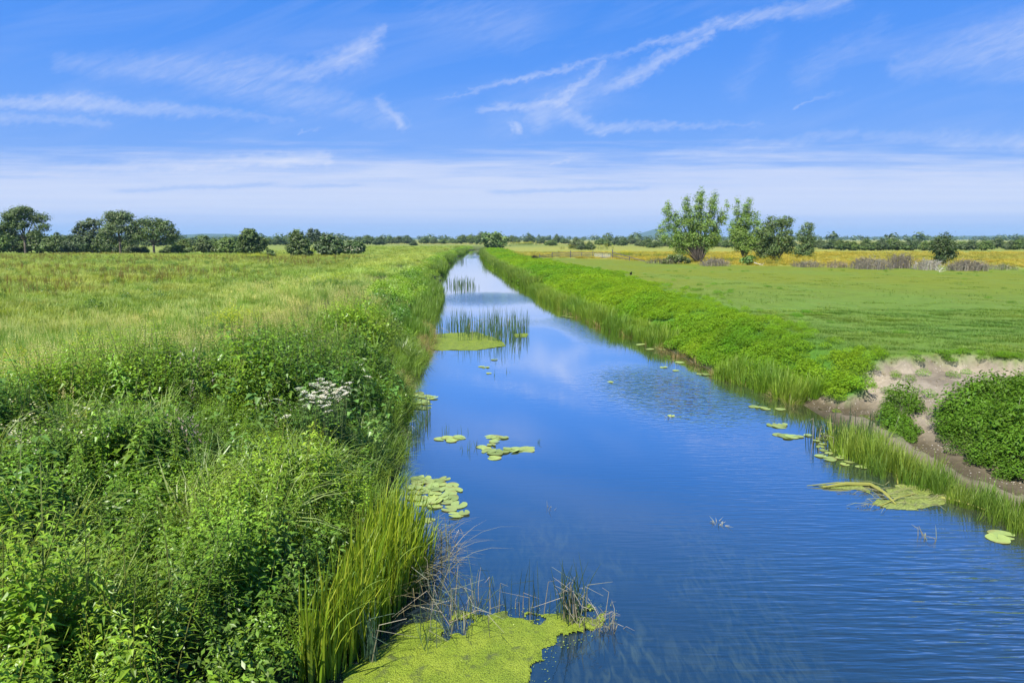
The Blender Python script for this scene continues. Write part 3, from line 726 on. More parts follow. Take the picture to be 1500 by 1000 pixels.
    # ---- seed grass and meadow on the left
    c = Cover('meadow_grass', 'pale seeding meadow grass behind the left bank', ['seed', 'tuft', 'grasswide', 'dock', 'yellow', 'mound'])
    gp = [(1.0, 1.1, 1.0), (1.22, 1.22, 1.0), (.82, 1.08, .9)]
    x, y = field(7, -40, -4, 8, 24); dl, dr = dlr(x, y); k = (dl > belt(y) - 1.2 + 1.5 * NR.normal(0, .5, len(x))); x, y = keep(k, x, y)
    w = NR.random(len(x)); c.add(*keep(w < .62, x, y), 'seed', .72, 1.15 * tints(*keep(w < .62, x, y), gp)); c.add(*keep(w >= .62, x, y), 'tuft', .8, tints(*keep(w >= .62, x, y), gp))
    x, y = field(2.6, -60, -4, 24, 48); dl, dr = dlr(x, y); k = dl > 2.4 + NR.normal(0, .7, len(x)); x, y, dl = keep(k, x, y, dl)
    band = dl < 11 + 5 * (fbm(x * .15, y * .15, 81) - .5)
    w = NR.random(len(x)); a = (w < .7) & band; c.add(*keep(a, x, y), 'seed', 1.0, 1.25 * tints(*keep(a, x, y), gp), hs=.7); c.add(*keep(~a, x, y), 'grasswide', .8 + 0 * keep(~a, x, y)[0], tints(*keep(~a, x, y), gp))
    x, y = field(.85, -150, -4, 48, 150); dl, dr = dlr(x, y); k = dl > 2 + NR.normal(0, .7, len(x)); x, y = keep(k, x, y)
    dl = XL(y) - x; c.add(x, y, 'grasswide', 1.15, tints(x, y, gp, .08) * (1 + .3 * sstep(12, 5, dl))[:, None], hs=.75)
    x, y = field(.12, -60, -4, 150, 420); dl, dr = dlr(x, y); k = (dl > 2) & (y < 300); x, y = keep(k, x, y); c.add(x, y, 'grasswide', 2.0, tints(x, y, gp, .05), hs=.5)
    # dock patches, reddish brown
    x, y = field(1.1, -140, -12, 24, 140); dl, dr = dlr(x, y); pn = fbm(x * .14, y * .09, 83, 3)
    k = (dl > 13) & (pn > .54) & (NR.random(len(x)) < .22 + .35 * sstep(.55, .7, pn)); x, y = keep(k, x, y); c.add(x, y, 'dock', .95, (1.2, 1.3, 1.1), hs=.8)
    x, y = field(.05, -90, -12, 26, 110); dl, dr = dlr(x, y); k = (dl > 9); x, y = keep(k, x, y); c.add(x, y, 'mound', .9, (.65, .75, .8))
    # yellow blossom patches
    for px, py, rx, ry, n in ((490, 416, 1.2, 1.6, 24), (470, 420, .9, 1.4, 8), (360, 484, 1.0, 1.1, 20), (330, 478, 1.0, .8, 6), (160, 512, .8, .5, 5), (40, 548, .8, .4, 3), (620, 388, 1.3, 6, 10), (600, 372, 1.5, 8, 8), (378, 376, 1.6, 2.0, 50), (460, 520, .6, .6, 5), (555, 402, .8, 2, 8)):
        p = G(px, py, 1.6); x = p.x + NR.normal(0, rx * .6, n); y = p.y + NR.normal(0, ry * .6, n); c.add(x, y, 'yellow', .95 if py > 400 else 1.15, (.85, 1.0, 1.0), tilt=.05)
    c.build()

    # ---- water-side fringe of the left bank: dry grass hanging over, darker reeds further off
    c = Cover('bank_grass', 'dry tan grass hanging over the left water edge', ['drygrass', 'tuft', 'reed', 'reedwide'])
    y = NR.uniform(9.5, 34, 520); x = XL(y) - NR.uniform(-.12, .5, 520); k = fbm(y * .35, y * 0, 84) > .52; x, y = keep(k, x, y); c.add(x, y, 'drygrass', .8, (1, 1, 1), tilt=.3)
    y = NR.uniform(9, 40, 420); x = XL(y) - NR.uniform(-.1, .7, 420); c.add(x, y, 'tuft', .75, tints(x, y, [(1.1, 1.15, .9), (1.4, 1.4, 1.0), (1.5, 1.4, 1.1)]), tilt=.3)
    y = NR.uniform(28, 60, 420); x = XL(y) + NR.uniform(-.9, .2, 420); k = fbm(y * .22, y * 0, 85, 2) + .1 * (x < XL(y)) > .46; x, y = keep(k, x, y); c.add(x, y, 'reed', .85, (.75, .85, .8), tilt=.07, z=np.maximum(height(x, y), -.12))
    y = NR.uniform(60, 275, 420); x = XL(y) + NR.uniform(-1.0, .05, 420); k = fbm(y * .06, y * 0, 86, 2) > .42; x, y = keep(k, x, y); c.add(x, y, 'reedwide', 1.0, (.85, .95, .8), tilt=.04, z=np.maximum(height(x, y), -.12))
    c.build()

    # ---- right bank: bright lush herbs
    c = Cover('bank_herbs', 'bright green low herbs covering the right bank', ['lush', 'biglush', 'tuft', 'mound'])
    pal = [(.85, .93, .85), (1.2, 1.08, .9), (1.5, 1.18, .8)]
    x, y = field(16, 4, 22, 5, 27); dl, dr = dlr(x, y); s = soil_sdf(x, y); le = lush_edge(y)
    islands = np.minimum(np.hypot((x - ISL[0]) / .75, (y - ISL[1]) / .8), 9)
    k = (dr > .15) & (s > .07) & (x < le + NR.normal(0, .5, len(x))) & (fbm(x * 1.1, y * 1.1, 94, 2) > .27) & ((y > 16.6) | (x > XR(y) + 4.5)); x, y, dr = keep(k, x, y, dr)
    c.add(x, y, 'lush', .85 * (.6 + .7 * fbm(x * .6, y * .6, 95, 2)) * (1 - .5 * sstep(-2.2, .4, x - lush_edge(y))), tints(x, y, pal), tilt=.12)
    x, y = field(8.5, 2, 16, 27, 52); dl, dr = dlr(x, y); k = (dr > .1) & (x < lush_edge(y) + NR.normal(0, .8, len(x))) & (fbm(x * .8, y * .8, 94, 2) > .25); x, y = keep(k, x, y)
    c.add(x, y, 'lush', 1.1 * (.6 + .6 * fbm(x * .5, y * .5, 95, 2)) * (1 - .6 * sstep(-3, .4, x - lush_edge(y))), tints(x, y, pal, .3), tilt=.08)
    x, y = field(1.6, -14, 15, 52, 280); dl, dr = dlr(x, y); k = (dr > .2) & (x < lush_edge(y) + NR.normal(0, .8, len(x))); x, y = keep(k, x, y)
    c.add(x, y, 'biglush', .85 * (.6 + .6 * fbm(x * .3, y * .3, 95, 2)) * (1 - .5 * sstep(-3.5, .4, x - lush_edge(y))), tints(x, y, pal, .12), tilt=.05)
    # weeds on the field margin and a few on the bare earth
    x, y = field(.5, 4, 30, 16, 60); dl, dr = dlr(x, y); le = lush_edge(y); k = (x > le) & (x < le + 5) & (soil_sdf(x, y) > .4) & (fbm(x * .5, y * .5, 96) > .58); x, y = keep(k, x, y); c.add(x, y, 'lush', .6, (.75, .9, .9), hs=.6)
    x, y = field(.9, 6, 18, 11, 24); k = (np.abs(soil_sdf(x, y) + .12) < .22); x, y = keep(k, x, y); c.add(x, y, 'lush', .34, (1.1, 1, 1)); 
    x, y = field(9, 6, 20, 15, 24); s = soil_sdf(x, y); k = (s > -.04) & (s < .28) & (x > XR(y) + 1.6); x, y = keep(k, x, y); c.add(x, y, 'lush', .42, (.95, .95, .9), hs=.8); c.add(x[::3], y[::3], 'tuft', .3, (1.1, 1.05, 1), tilt=.4)
    for px, py in ((1312, 553), (1332, 557), (1300, 560), (1352, 553), (1395, 556), (1362, 575), (1415, 549), (1384, 700), (1440, 716), (1470, 712)):
        p = G(px, py, .7); c.add(np.array([p.x]), np.array([p.y]), 'lush', .42, (.95, 1, 1))
    c.build()

    # ---- reeds and sedge along the right water edge
    c = Cover('reed_fringe', 'upright green reeds along the right water edge', ['reed', 'reedwide', 'drygrass'])
    y = NR.uniform(15.2, 60, 1500); x = XR(y) + NR.uniform(-.45, .55, 1500); k = ((y > 18.3) | (y < 15)) & (fbm(y * .3, y * 0, 87, 2) > .33); x, y = keep(k, x, y)
    z = np.maximum(height(x, y), -.12); c.add(x, y, 'reed', (.6 + .3 * fbm(y * .5, y * 0, 88)) * np.where(y > 28, 1.1, .95), tints(x, y, [(.8, .95, .8), (1.25, 1.15, 1.0), (1.1, 1.1, .8)], .8), tilt=.08, z=z)
    y = NR.uniform(8.3, 14.9, 360); x = XR(y) - .05 - .42 * sstep(10.2, 13.5, y) + NR.normal(0, .2, 360); k = (y < 14.5); x, y = keep(k, x, y); c.add(x, y, 'reed', .46 + .24 * sstep(11.0, 13.8, y), tints(x, y, [(.7, .8, .9), (1.15, 1.05, 1.1), (.9, .95, .8)], 1.6), tilt=.14, z=np.maximum(height(x, y), -.1))
    y = NR.uniform(60, 275, 800); x = XR(y) + NR.uniform(.05, 1.0, 800); c.add(x, y, 'reedwide', 1.0, tints(x, y, [(.9, 1, .8), (1.4, 1.3, 1.1), (1.1, 1.1, .8)], .3), tilt=.05, z=np.maximum(height(x, y), -.12))
    y = NR.uniform(17.8, 45, 70); x = XR(y) + NR.uniform(-.45, .1, 70); c.add(x, y, 'drygrass', .75, (1, 1, .9), tilt=.3, z=np.maximum(height(x, y), -.05))
    c.build()

    # ---- short grass of the right field
    c = Cover('field_grass', 'short grazed grass of the right field', ['turf', 'grasswide', 'yellow', 'tuft', 'lush'])
    gp = [(.9, .9, 1.0), (1.25, 1.0, .9), (.75, .82, 1.0)]
    x, y = field(4.2, 8, 34, 13, 32); k = (x > lush_edge(y) - 2.4) & (soil_sdf(x, y) > .12) & (x > XR(y) + .6); x, y = keep(k, x, y); c.add(x, y, 'turf', 1.0, tints(x, y, gp, .4), tilt=.04)
    x, y = field(.12, 8, 62, 32, 66); k = (x > lush_edge(y) - .5); x, y = keep(k, x, y); c.add(x, y, 'turf', 1.6, tints(x, y, [(1.0, .9, .9), (1.1, .92, .8), (.95, .88, .9)], .2), hs=.5, tilt=.03)
    x, y = field(.05, 8, 60, 24, 80); k = (x > lush_edge(y) + 1) & (fbm(x * .2, y * .2, 97) > .5); x, y = keep(k, x, y); c.add(x, y, 'lush', .55, (.62, .78, .9), hs=.5)
    x, y = field(1.0, 8, 42, 13, 44); k = (x > lush_edge(y) - .3) & (soil_sdf(x, y) > .15) & (fbm(x * .35, y * .35, 98, 3) > .46); x, y = keep(k, x, y); c.add(x, y, 'tuft', .24, tints(x, y, [(.8, .95, 1), (1.2, 1.1, 1), (1.7, 1.4, 1.4)], .3), tilt=.2)
    # rough golden grass beyond the scrub line
    x, y = field(.55, -8, 150, 80, 170); k = (y > scrub_y(x) + .5) & (x > lush_edge(y) - 2); x, y = keep(k, x, y); c.add(x, y, 'grasswide', 1.0, tints(x, y, [(1.5, 1.1, .8), (1.2, 1.0, .8), (1.7, 1.15, .6)], .06), hs=.75)
    for px, py, rx, ry, n in ((916, 372, 1.4, 3.0, 70), (900, 374, 2.5, 2, 24), (945, 374, 6, 4, 60), (860, 364, 8, 8, 50), (775, 358, 8, 20, 90), (760, 358, 5, 20, 40), (1120, 384, 3, 2, 24), (1085, 381, 3, 2.5, 22), (1010, 380, 6, 4, 30)):
        p = G(px, py, 1.5); x = p.x + NR.normal(0, rx * .6, n); y = p.y + NR.normal(0, ry * .6, n); c.add(x, y, 'yellow', 1.1 if py > 365 else 1.9, (1.0, .95, 1.0), tilt=.05)
    c.build()
def build_stones():
    c = Cover('earth_stones', 'small stones and clods strewn over the bare bank earth', ['stone', 'drygrass'])
    x, y = field(42, 6, 20, 10, 24); s = soil_sdf(x, y); k = (s < .05) & (height(x, y) > .03); x, y = keep(k, x, y)
    c.add(x, y, 'stone', NR.uniform(.008, .022, len(x)) * np.where(NR.random(len(x)) < .06, 2.6, 1), (1.0, 1.0, 1.0), tilt=.3)
    k = (s[k] > -.10); a, b = keep(k, x, y); a, b = a[::5], b[::5]; c.add(a, b, 'drygrass', .22, (.8, .9, .7), tilt=.4)
    c.build()
ISL = G(1318, 605, .5)
build_cover()
build_stones()
# ------------------------------------------------------------------ trees and shrubs
def crown_from_lobes(mb, lobes, leaf, col, dens=1.0, clump=.42, shell=.35, seed=0):
    """lobes: (x, y, z, rx, ry, rz). Leaf sprays gather in clumps through each lobe, with gaps between them"""
    rng = np.random.default_rng(seed)
    for (x, y, z, rx, ry, rz) in lobes:
        vol = (rx * ry * rz) ** (1 / 3)
        nc = max(7, int(27 * dens * (vol / (clump * 2.2)) ** 2))
        u = rng.normal(size=(nc, 3)); u /= np.linalg.norm(u, axis=1, keepdims=True)
        u *= (shell + (1 - shell) * rng.random((nc, 1)) ** .6)
        cc = np.array((x, y, z)) + u * np.array((rx, ry, rz))
        cs = clump * rng.uniform(.6, 1.25, nc)
        per = 24
        ci = np.repeat(np.arange(nc), per)
        off = rng.normal(size=(nc * per, 3)) * cs[ci][:, None] * np.array((.62, .62, .42))
        P = cc[ci] + off
        nrm = u[ci] * .6 + off / cs[ci][:, None] * .5 + np.array((0, 0, .55)) + rng.normal(size=P.shape) * .45
        L = leaf * rng.uniform(.75, 1.5, len(P))
        base = np.array(col)[None] * rng.uniform(.75, 1.3, (nc, 1)) * rng.uniform(.92, 1.08, (nc, 3))
        C = base[ci] * rng.uniform(.8, 1.2, (len(P), 1))
        mb.np_leaves(P, nrm, L, L * .62, C, rng)
def limbs(mb, base, lobes, r0, fork=.35, stems=1, rng=None):
    rng = rng or random.Random(1)
    H = max(l[2] for l in lobes)
    roots = [(base[0] + rng.uniform(-.25, .25) * (stems > 1), base[1] + rng.uniform(-.2, .2) * (stems > 1)) for _ in range(stems)]
    zf = H * fork
    if stems == 1:
        t = (roots[0][0] + rng.uniform(-.15, .15), roots[0][1], zf)
        mb.tube([(roots[0][0], roots[0][1], -.25), (roots[0][0], roots[0][1], .12), (roots[0][0] * .7 + t[0] * .3, roots[0][1], zf * .5), t], [r0 * 1.45, r0 * 1.05, r0 * .9, r0 * .8], 7)
    for i, (x, y, z, rx, ry, rz) in enumerate(lobes):
        if stems == 1: s = t; rr = r0 * .55
        else:
            q = roots[i % stems]; s = (q[0], q[1], -.2); rr = r0
        e = (x, y, z + rz * .35)
        mid = (s[0] * .5 + e[0] * .5 + rng.uniform(-.2, .2), s[1] * .5 + e[1] * .5, s[2] * .42 + e[2] * .58)
        q3 = tuple(mid[k] * .45 + e[k] * .55 for k in range(3))
        mb.tube([s, tuple(s[k] * .6 + mid[k] * .4 for k in range(3)), mid, q3, e], [rr, rr * .8, rr * .6, rr * .36, rr * .1], 5)
        for k in range(4 if len(lobes) < 14 else 1):
            a = rng.uniform(0, 6.28); f = rng.uniform(.35, .95)
            p = tuple(mid[j] * (1 - f) + e[j] * f for j in range(3))
            d = (math.cos(a) * rx * .75, math.sin(a) * ry * .75, rz * rng.uniform(0, .6))
            mb.tube([p, (p[0] + d[0] * .5, p[1] + d[1] * .5, p[2] + d[2] * .65), (p[0] + d[0], p[1] + d[1], p[2] + d[2])], [rr * .3, rr * .2, rr * .06], 4)
def tree(name, label, cat, loc, lobes, leaf, col, trunk_r=.2, dens=1.0, clump=.42, stems=1, fork=.35, seed=0, group=None, base=(0, 0), shell=.35):
    t = empty(name, loc, label, cat, group)
    b = MB(); limbs(b, base, lobes, trunk_r, fork, stems, random.Random(seed)); b.build('trunk', M_BARK, t, True)
    c = MB(); crown_from_lobes(c, lobes, leaf, col, dens, clump, shell, seed); c.build('crown', M_TREE, t)
    return t
def at(px, base_py, z=1.2):
    p = G(px, base_py, z); return (p.x, p.y, H1(p.x, p.y) - .05), p.y / 1000.0 * 1.005
def px_lobes(s, x0, yb, spec, deep=.8):
    """lobes given in photograph pixels round (x, y) with radii (rx, rz), turned into metres"""
    rr = random.Random(int(x0)); out = []
    for (x, y, rx, rz) in spec: out.append(((x - x0) * s, rr.uniform(-.5, .5) * rx * s * deep, (yb - y) * s, rx * s, rx * s * deep, rz * s))
    return out
GREEN_D, GREEN_M, GREEN_B = (.10, .155, .034), (.135, .205, .04), (.15, .25, .04)

def hero(name, label, px, yb, spec, leaf, col, cat='tree', **k):
    loc, s = at(px, yb); return tree(name, label, cat, loc, px_lobes(s, px, yb, spec), leaf, col, seed=int(px), **k)
def build_trees():
    # ---- left group across the meadow
    hero('spreading_tree', 'wide flat-topped dark tree with open layered limbs at the far left edge of the meadow', 38, 373,
         [(14, 330, 16, 7), (34, 316, 20, 8), (58, 320, 15, 7), (46, 309, 15, 5), (20, 318, 13, 6), (66, 333, 10, 6), (4, 338, 10, 7), (36, 330, 16, 7), (20, 345, 10, 7), (54, 344, 11, 7)], .28, GREEN_D, trunk_r=.28, fork=.34, clump=.6, dens=1.5)
    hero('slender_tree', 'thin pale-leaved tree just left of the tall twin-trunk pair in the meadow hedge', 136, 372,
         [(128, 330, 13, 6), (142, 326, 12, 6), (120, 338, 10, 6), (146, 338, 11, 6), (134, 346, 10, 8), (124, 356, 9, 8), (142, 357, 9, 8)], .36, (.105, .15, .06), trunk_r=.2, fork=.45, clump=.5, dens=.75)
    hero('hedge_tree', 'tall grey-green domed tree in the middle of the left meadow group', 177, 373,
         [(166, 322, 15, 9), (188, 320, 14, 9), (176, 316, 15, 6), (160, 338, 12, 8), (194, 338, 12, 8), (178, 333, 16, 9), (164, 350, 10, 8), (192, 350, 10, 8)], .28, (.13, .185, .06), trunk_r=.25, fork=.33, clump=.6, dens=1.6)
    hero('hedge_tree', 'dark umbrella-shaped tree with a bare trunk, rightmost of the tall left meadow group', 226, 373,
         [(208, 332, 14, 10), (226, 327, 17, 8), (246, 333, 13, 9), (254, 343, 10, 7), (230, 340, 18, 8), (208, 346, 10, 8), (246, 350, 9, 6)], .28, GREEN_D, trunk_r=.26, fork=.34, clump=.6, dens=1.6)
    # ---- right group on the scrub line
    def leaders(ls, seed):
        rp = random.Random(seed); out = []
        for (xt, yt, xb, yb, w) in ls:
            n = max(4, int((yb - yt) / 8))
            for k in range(n):
                t = k / (n - 1); f = (.35 + .65 * t ** .45) * rp.uniform(.8, 1.2)
                out.append((xt + (xb - xt) * t ** 1.3 + rp.gauss(0, 4.2) * (.35 + t), yt + 4 + (yb - yt) * t + rp.uniform(-2, 2), w * f * 1.15, rp.uniform(6, 9)))
        return out
    hero('poplar_tree', 'tall bright green many-stemmed poplar with ragged upright leaders beyond the grazed field', 1024, 384,
         leaders([(977, 297, 996, 350, 7), (1002, 288, 1010, 354, 9), (1020, 283, 1019, 352, 10), (1041, 286, 1030, 352, 10), (1060, 299, 1044, 352, 7), (970, 324, 986, 352, 6), (990, 312, 1000, 362, 8), (1052, 322, 1042, 358, 6)], 5),
         .165, (.20, .315, .05), trunk_r=.095, stems=6, clump=.46, dens=1.9, shell=.1)
    hero('poplar_tree', 'narrow two-topped bright poplar second from left in the group beyond the grazed field', 1090, 382,
         leaders([(1076, 295, 1084, 350, 6), (1093, 292, 1092, 356, 11), (1104, 312, 1098, 358, 10), (1080, 318, 1086, 362, 10), (1070, 325, 1082, 356, 7)], 6), .165, (.20, .315, .046), trunk_r=.095, stems=3, clump=.46, dens=1.9, shell=.1)
    hero('field_tree', 'dark rounded tree right of the two bright poplars', 1134, 382,
         [(1130, 330, 14, 12), (1148, 326, 11, 9), (1118, 345, 13, 13), (1146, 347, 14, 14), (1130, 360, 16, 12), (1112, 364, 8, 11), (1154, 362, 9, 10), (1134, 370, 16, 8), (1120, 372, 9, 7)], .19, (.125, .19, .042), trunk_r=.16, stems=3, clump=.42, dens=1.7)
    hero('field_tree', 'small gappy grey-green tree at the right end of the poplar group', 1178, 377,
         [(1181, 334, 10, 8), (1172, 346, 8, 9), (1186, 348, 7, 9), (1178, 358, 10, 8), (1170, 366, 7, 7), (1186, 366, 7, 7), (1178, 370, 9, 6)], .18, (.13, .20, .055), trunk_r=.10, stems=2, clump=.42, dens=1.6)
    hero('hawthorn_bush', 'dark leaning cone-shaped bush standing alone in the grey dead scrub', 1379, 388,
         [(1378, 352, 10, 9), (1386, 360, 11, 9), (1371, 364, 9, 9), (1382, 373, 14, 9), (1376, 380, 10, 6), (1391, 371, 8, 8), (1384, 347, 4, 6), (1368, 354, 5, 5)], .18, (.075, .12, .03), 'bush', trunk_r=.12, stems=3, clump=.42, dens=1.6)
    hero('elder_bush', 'small bright green bush at the foot of the narrow poplar', 1096, 388, [(1094, 380, 8, 6), (1101, 381, 6, 6)], .24, (.12, .22, .04), 'bush', trunk_r=.05, stems=3, clump=.3)
    hero('low_bush', 'low yellow-green weedy bush left of the tall poplar trunk', 990, 386, [(984, 379, 7, 5), (994, 378, 8, 6), (1004, 381, 6, 4), (975, 382, 5, 3)], .24, (.14, .19, .05), 'bush', trunk_r=.04, stems=3, clump=.3)
    hero('willow_tree', 'rounded pale green willow on the bank where the river vanishes', 721, 364,
         [(713, 350, 6, 9), (723, 347, 8, 9), (733, 351, 6, 8), (719, 357, 8, 6), (730, 358, 7, 6), (739, 352, 3.5, 6)], .75, (.16, .245, .06), trunk_r=.4, stems=4, clump=1.0, dens=1.3)
    # ---- named bushes left of the river
    hero('hawthorn_bush', 'round dark bush beside the yellow blossom at the right end of the left hedge', 370, 374, [(368, 347, 13, 11), (382, 355, 9, 11), (358, 357, 10, 11), (370, 362, 16, 9), (366, 341, 8, 6)], .36, GREEN_D, 'bush', trunk_r=.16, stems=3, clump=.5, dens=1.3)
    hero('low_bush', 'tiny dark bush alone between the round bush and the leafy thicket in the left meadow', 397, 377, [(396, 370, 5, 6), (400, 372, 4, 4)], .28, GREEN_D, 'bush', trunk_r=.05, stems=2, clump=.3)
    hero('hawthorn_bush', 'dark pointed bush on the left of the thicket in the left meadow', 440, 376, [(438, 350, 10, 11), (446, 357, 10, 10), (430, 362, 9, 9), (444, 367, 15, 7), (436, 343, 6, 5)], .36, GREEN_D, 'bush', trunk_r=.14, stems=3, clump=.5, dens=1.3)
    hero('hedge_tree', 'hazy rounded tree rising behind the pointed dark bush', 461, 362, [(460, 342, 9, 7), (467, 348, 7, 7), (456, 350, 7, 7)], .6, (.08, .12, .05), trunk_r=.25, clump=.8)
    hero('hawthorn_bush', 'broad mid green bush in the middle of the thicket in the left meadow', 483, 376, [(481, 351, 10, 10), (494, 357, 10, 9), (471, 360, 9, 9), (484, 366, 17, 7)], .36, (.078, .13, .034), 'bush', trunk_r=.14, stems=3, clump=.5, dens=1.3)
    e = hero('elder_bush', 'elder bush speckled with cream blossom at the right end of the left thicket', 516, 374, [(512, 359, 11, 7), (525, 361, 9, 7), (503, 364, 8, 6), (516, 366, 16, 5)], .36, (.09, .15, .036), 'bush', trunk_r=.1, stems=3, clump=.45, dens=1.2)
    fl = MB(); rng = np.random.default_rng(4); n = 80; s = .136
    u = rng.normal(size=(n, 3)); u /= np.linalg.norm(u, axis=1, keepdims=True); u[:, 2] = np.abs(u[:, 2]) * .8
    P = u * np.array((2.2, 1.3, 1.3)) * np.array((1, 1, 1)) + np.array((.1, -.2, 1.05)); fl.np_leaves(P, u + (0, 0, .6), rng.uniform(.16, .3, n), rng.uniform(.16, .26, n), np.tile((.62, .60, .42), (n, 1)), rng)
    fl.build('blossom', M_PETAL, e)

    # ---- generic shrub shapes, copied for the hedges and the far shrubs
    shapes = []
    for k in range(8):
        rr = random.Random(100 + k); lob = []
        nl = rr.randint(4, 6)
        for i in range(nl):
            a = i / (nl - 1) * 2 - 1; h = (1 - .45 * a * a) * rr.uniform(.75, 1.0)
            lob.append((a * .34, rr.uniform(-.2, .2), h * .55 + rr.uniform(-.05, .05), .2 * rr.uniform(.8, 1.2), .2, h * .36))
        lob.append((0, 0, .35, .36, .3, .28))
        b = MB(); limbs(b, (0, 0), lob, .025, .2, 3, rr)
        c = MB(); crown_from_lobes(c, lob, .066, [GREEN_D, GREEN_M, (.08, .13, .04), (.11, .155, .048)][k % 4], 1.6, .11, .3, 300 + k)
        shapes.append((b.mesh('trunk', M_BARK, True), c.mesh('crown', M_TREE)))
    cnt = [0]
    def shrub(px, yb, yt, w, label, group, z=1.2, name='hedge_shrub', cat='shrub'):
        cnt[0] += 1; rr = random.Random(cnt[0]); loc, s = at(px, yb, z)
        t = empty(name, loc, label, cat, group, rz=rr.choice((0, PI)) + rr.uniform(-.5, .5), scale=(w * s * 1.12, w * s * 1.05, (yb - yt) * s * 1.28))
        tm, cm = shapes[rr.randrange(8)]
        for nm, me in (('trunk', tm), ('crown', cm)):
            o = bpy.data.objects.new(nm, me); COL.objects.link(o); o.parent = t
    for px, yb, yt, w in ((-52, 372, 334, 46), (-14, 372, 336, 40), (14, 371, 338, 44), (34, 370, 346, 34), (58, 371, 338, 46), (86, 371, 344, 30), (104, 372, 347, 26)):
        shrub(px, yb, yt, w, 'dark hedge shrub under and beside the wide flat-topped tree', 'dark hedge under the flat-topped tree')
    for px, yb, yt, w in ((118, 372, 342, 30), (132, 371, 346, 26), (148, 372, 342, 28), (170, 370, 350, 26), (186, 371, 350, 24), (160, 372, 354, 22), (196, 372, 356, 24), (212, 372, 360, 18), (246, 372, 361, 18)):
        shrub(px, yb, yt, w, 'shaded hedge shrub between the trunks of the tall left meadow trees', 'hedge between the meadow trees')
    for px, yb, yt, w in ((268, 372, 352, 26), (300, 372, 347, 36), (334, 372, 347, 36), (316, 372, 358, 20), (352, 372, 356, 20)):
        shrub(px, yb, yt, w, 'rounded hedge shrub between the tall left trees and the yellow blossom', 'rounded hedge shrubs in the left meadow')
    for px, yb, yt, w in ((280, 360, 349, 24), (392, 359, 348, 22), (410, 359, 347, 22), (428, 358, 349, 20), (527, 358, 348, 18), (541, 358, 346, 20), (556, 359, 347, 17), (571, 357, 348, 16), (583, 357, 346, 18), (597, 357, 346, 18), (606, 360, 352, 11), (622, 357, 348, 15), (636, 357, 349, 13), (650, 357, 350, 15), (663, 356.5, 349, 12)):
        shrub(px, yb, yt, w, 'far dark shrub on the left plain between the leafy thicket and the river', 'far shrubs on the left plain')
    for px, yb, yt, w, lb in ((676, 357, 344, 16, 'rounded far tree left of the willow at the river end'), (690, 357, 343, 16, 'blue-green far tree next to the willow, on its left'), (704, 358, 340, 16, 'hazy tall tree peeping out behind the left side of the willow'),
                              (752, 356, 345, 17, 'small far tree just right of the willow'), (776, 356.5, 342.5, 15, 'square-topped far tree by the yellow strip right of the willow'), (815, 356.5, 344.5, 12, 'upright blue-green far tree right of the square-topped one')):
        shrub(px, yb, yt, w, lb, None, name='far_tree', cat='tree')
    for px, yb, yt, w in ((793, 357, 349, 13), (807, 360, 351, 15), (828, 357, 350, 14), (845, 365, 348, 20), (852, 366, 354, 12), (864, 366, 354.5, 15), (880, 359, 349, 16), (890, 361, 352, 12), (902, 359, 346.5, 11), (914, 359, 348, 12), (925, 358, 346.5, 13), (911, 360, 352, 14)):
        shrub(px, yb, yt, w, 'green shrub on the golden rough pasture behind the wooden fence', 'shrubs behind the wooden fence')
    for px, yb, yt, w in ((938, 361, 351, 14), (948, 362, 350, 16), (958, 363, 353, 18), (972, 361, 351, 16), (985, 362, 352, 16), (1000, 362, 352, 18), (1040, 362, 353, 20), (1056, 362, 352, 18), (1066, 363, 353, 18), (1160, 362, 354, 16), (1194, 363, 353, 16)):
        shrub(px, yb, yt, w, 'far hedge shrub seen between and behind the bright poplars', 'far hedge behind the poplars')
    rr = random.Random(54); x = -60
    while x < 360:
        w = rr.uniform(16, 30); shrub(x, rr.choice((359, 360, 361)), rr.uniform(345, 350), w, 'far hazy hedge shrub on the plain behind the tall left trees', 'far hedge behind the left trees'); x += w * rr.uniform(.55, .9)
    rr = random.Random(55); x = 1205
    while x < 1600:
        w = rr.uniform(15, 30); shrub(x, rr.choice((364, 365, 366, 367)), rr.uniform(349.5, 355), w, 'dark green far hedge shrub right of the poplar group along the plain', 'far hedge on the right plain'); x += w * rr.uniform(.5, .85)
    # ---- beyond: woods on the plain that read as one mass
    mb = MB(); rng = np.random.default_rng(9)
    for D0, D1, n in ((520, 800, 260), (900, 1400, 420), (1500, 2400, 620), (2500, 4000, 600)):
        X = []
        for _ in range(n):
            y = rng.uniform(D0, D1); x = rng.uniform(-.95, .95) * y
            if 650 < 750 + x / y * 1000 < 790 and y < 900: continue
            if D0 < 900 and fbm(np.array([x * .006]), np.array([y * .01]), 66)[0] < .47: continue
            h = rng.uniform(5, 12) if D0 < 1500 else rng.uniform(7, 15); r = h * rng.uniform(.4, .8); k = 46 if D0 < 1500 else 26
            u = rng.normal(size=(k, 3)); u /= np.linalg.norm(u, axis=1, keepdims=True); u[:, 2] *= .8; u *= rng.uniform(.5, 1, (k, 1))
            P = np.array((x, y, 1 + h * .52)) + u * np.array((r, r, h * .55)); L = h * rng.uniform(.16, .34, k)
            c = np.array((.085, .13, .045)) * rng.uniform(.8, 1.25) * rng.uniform(.8, 1.2, (k, 1)); mb.np_leaves(P, u + (0, 0, .5), L, L * .75, c, rng)
    o = mb.build('distant_woods', M_TREE); tag(o, 'blue-green woods along the far horizon', None, None, 'stuff')
build_trees()
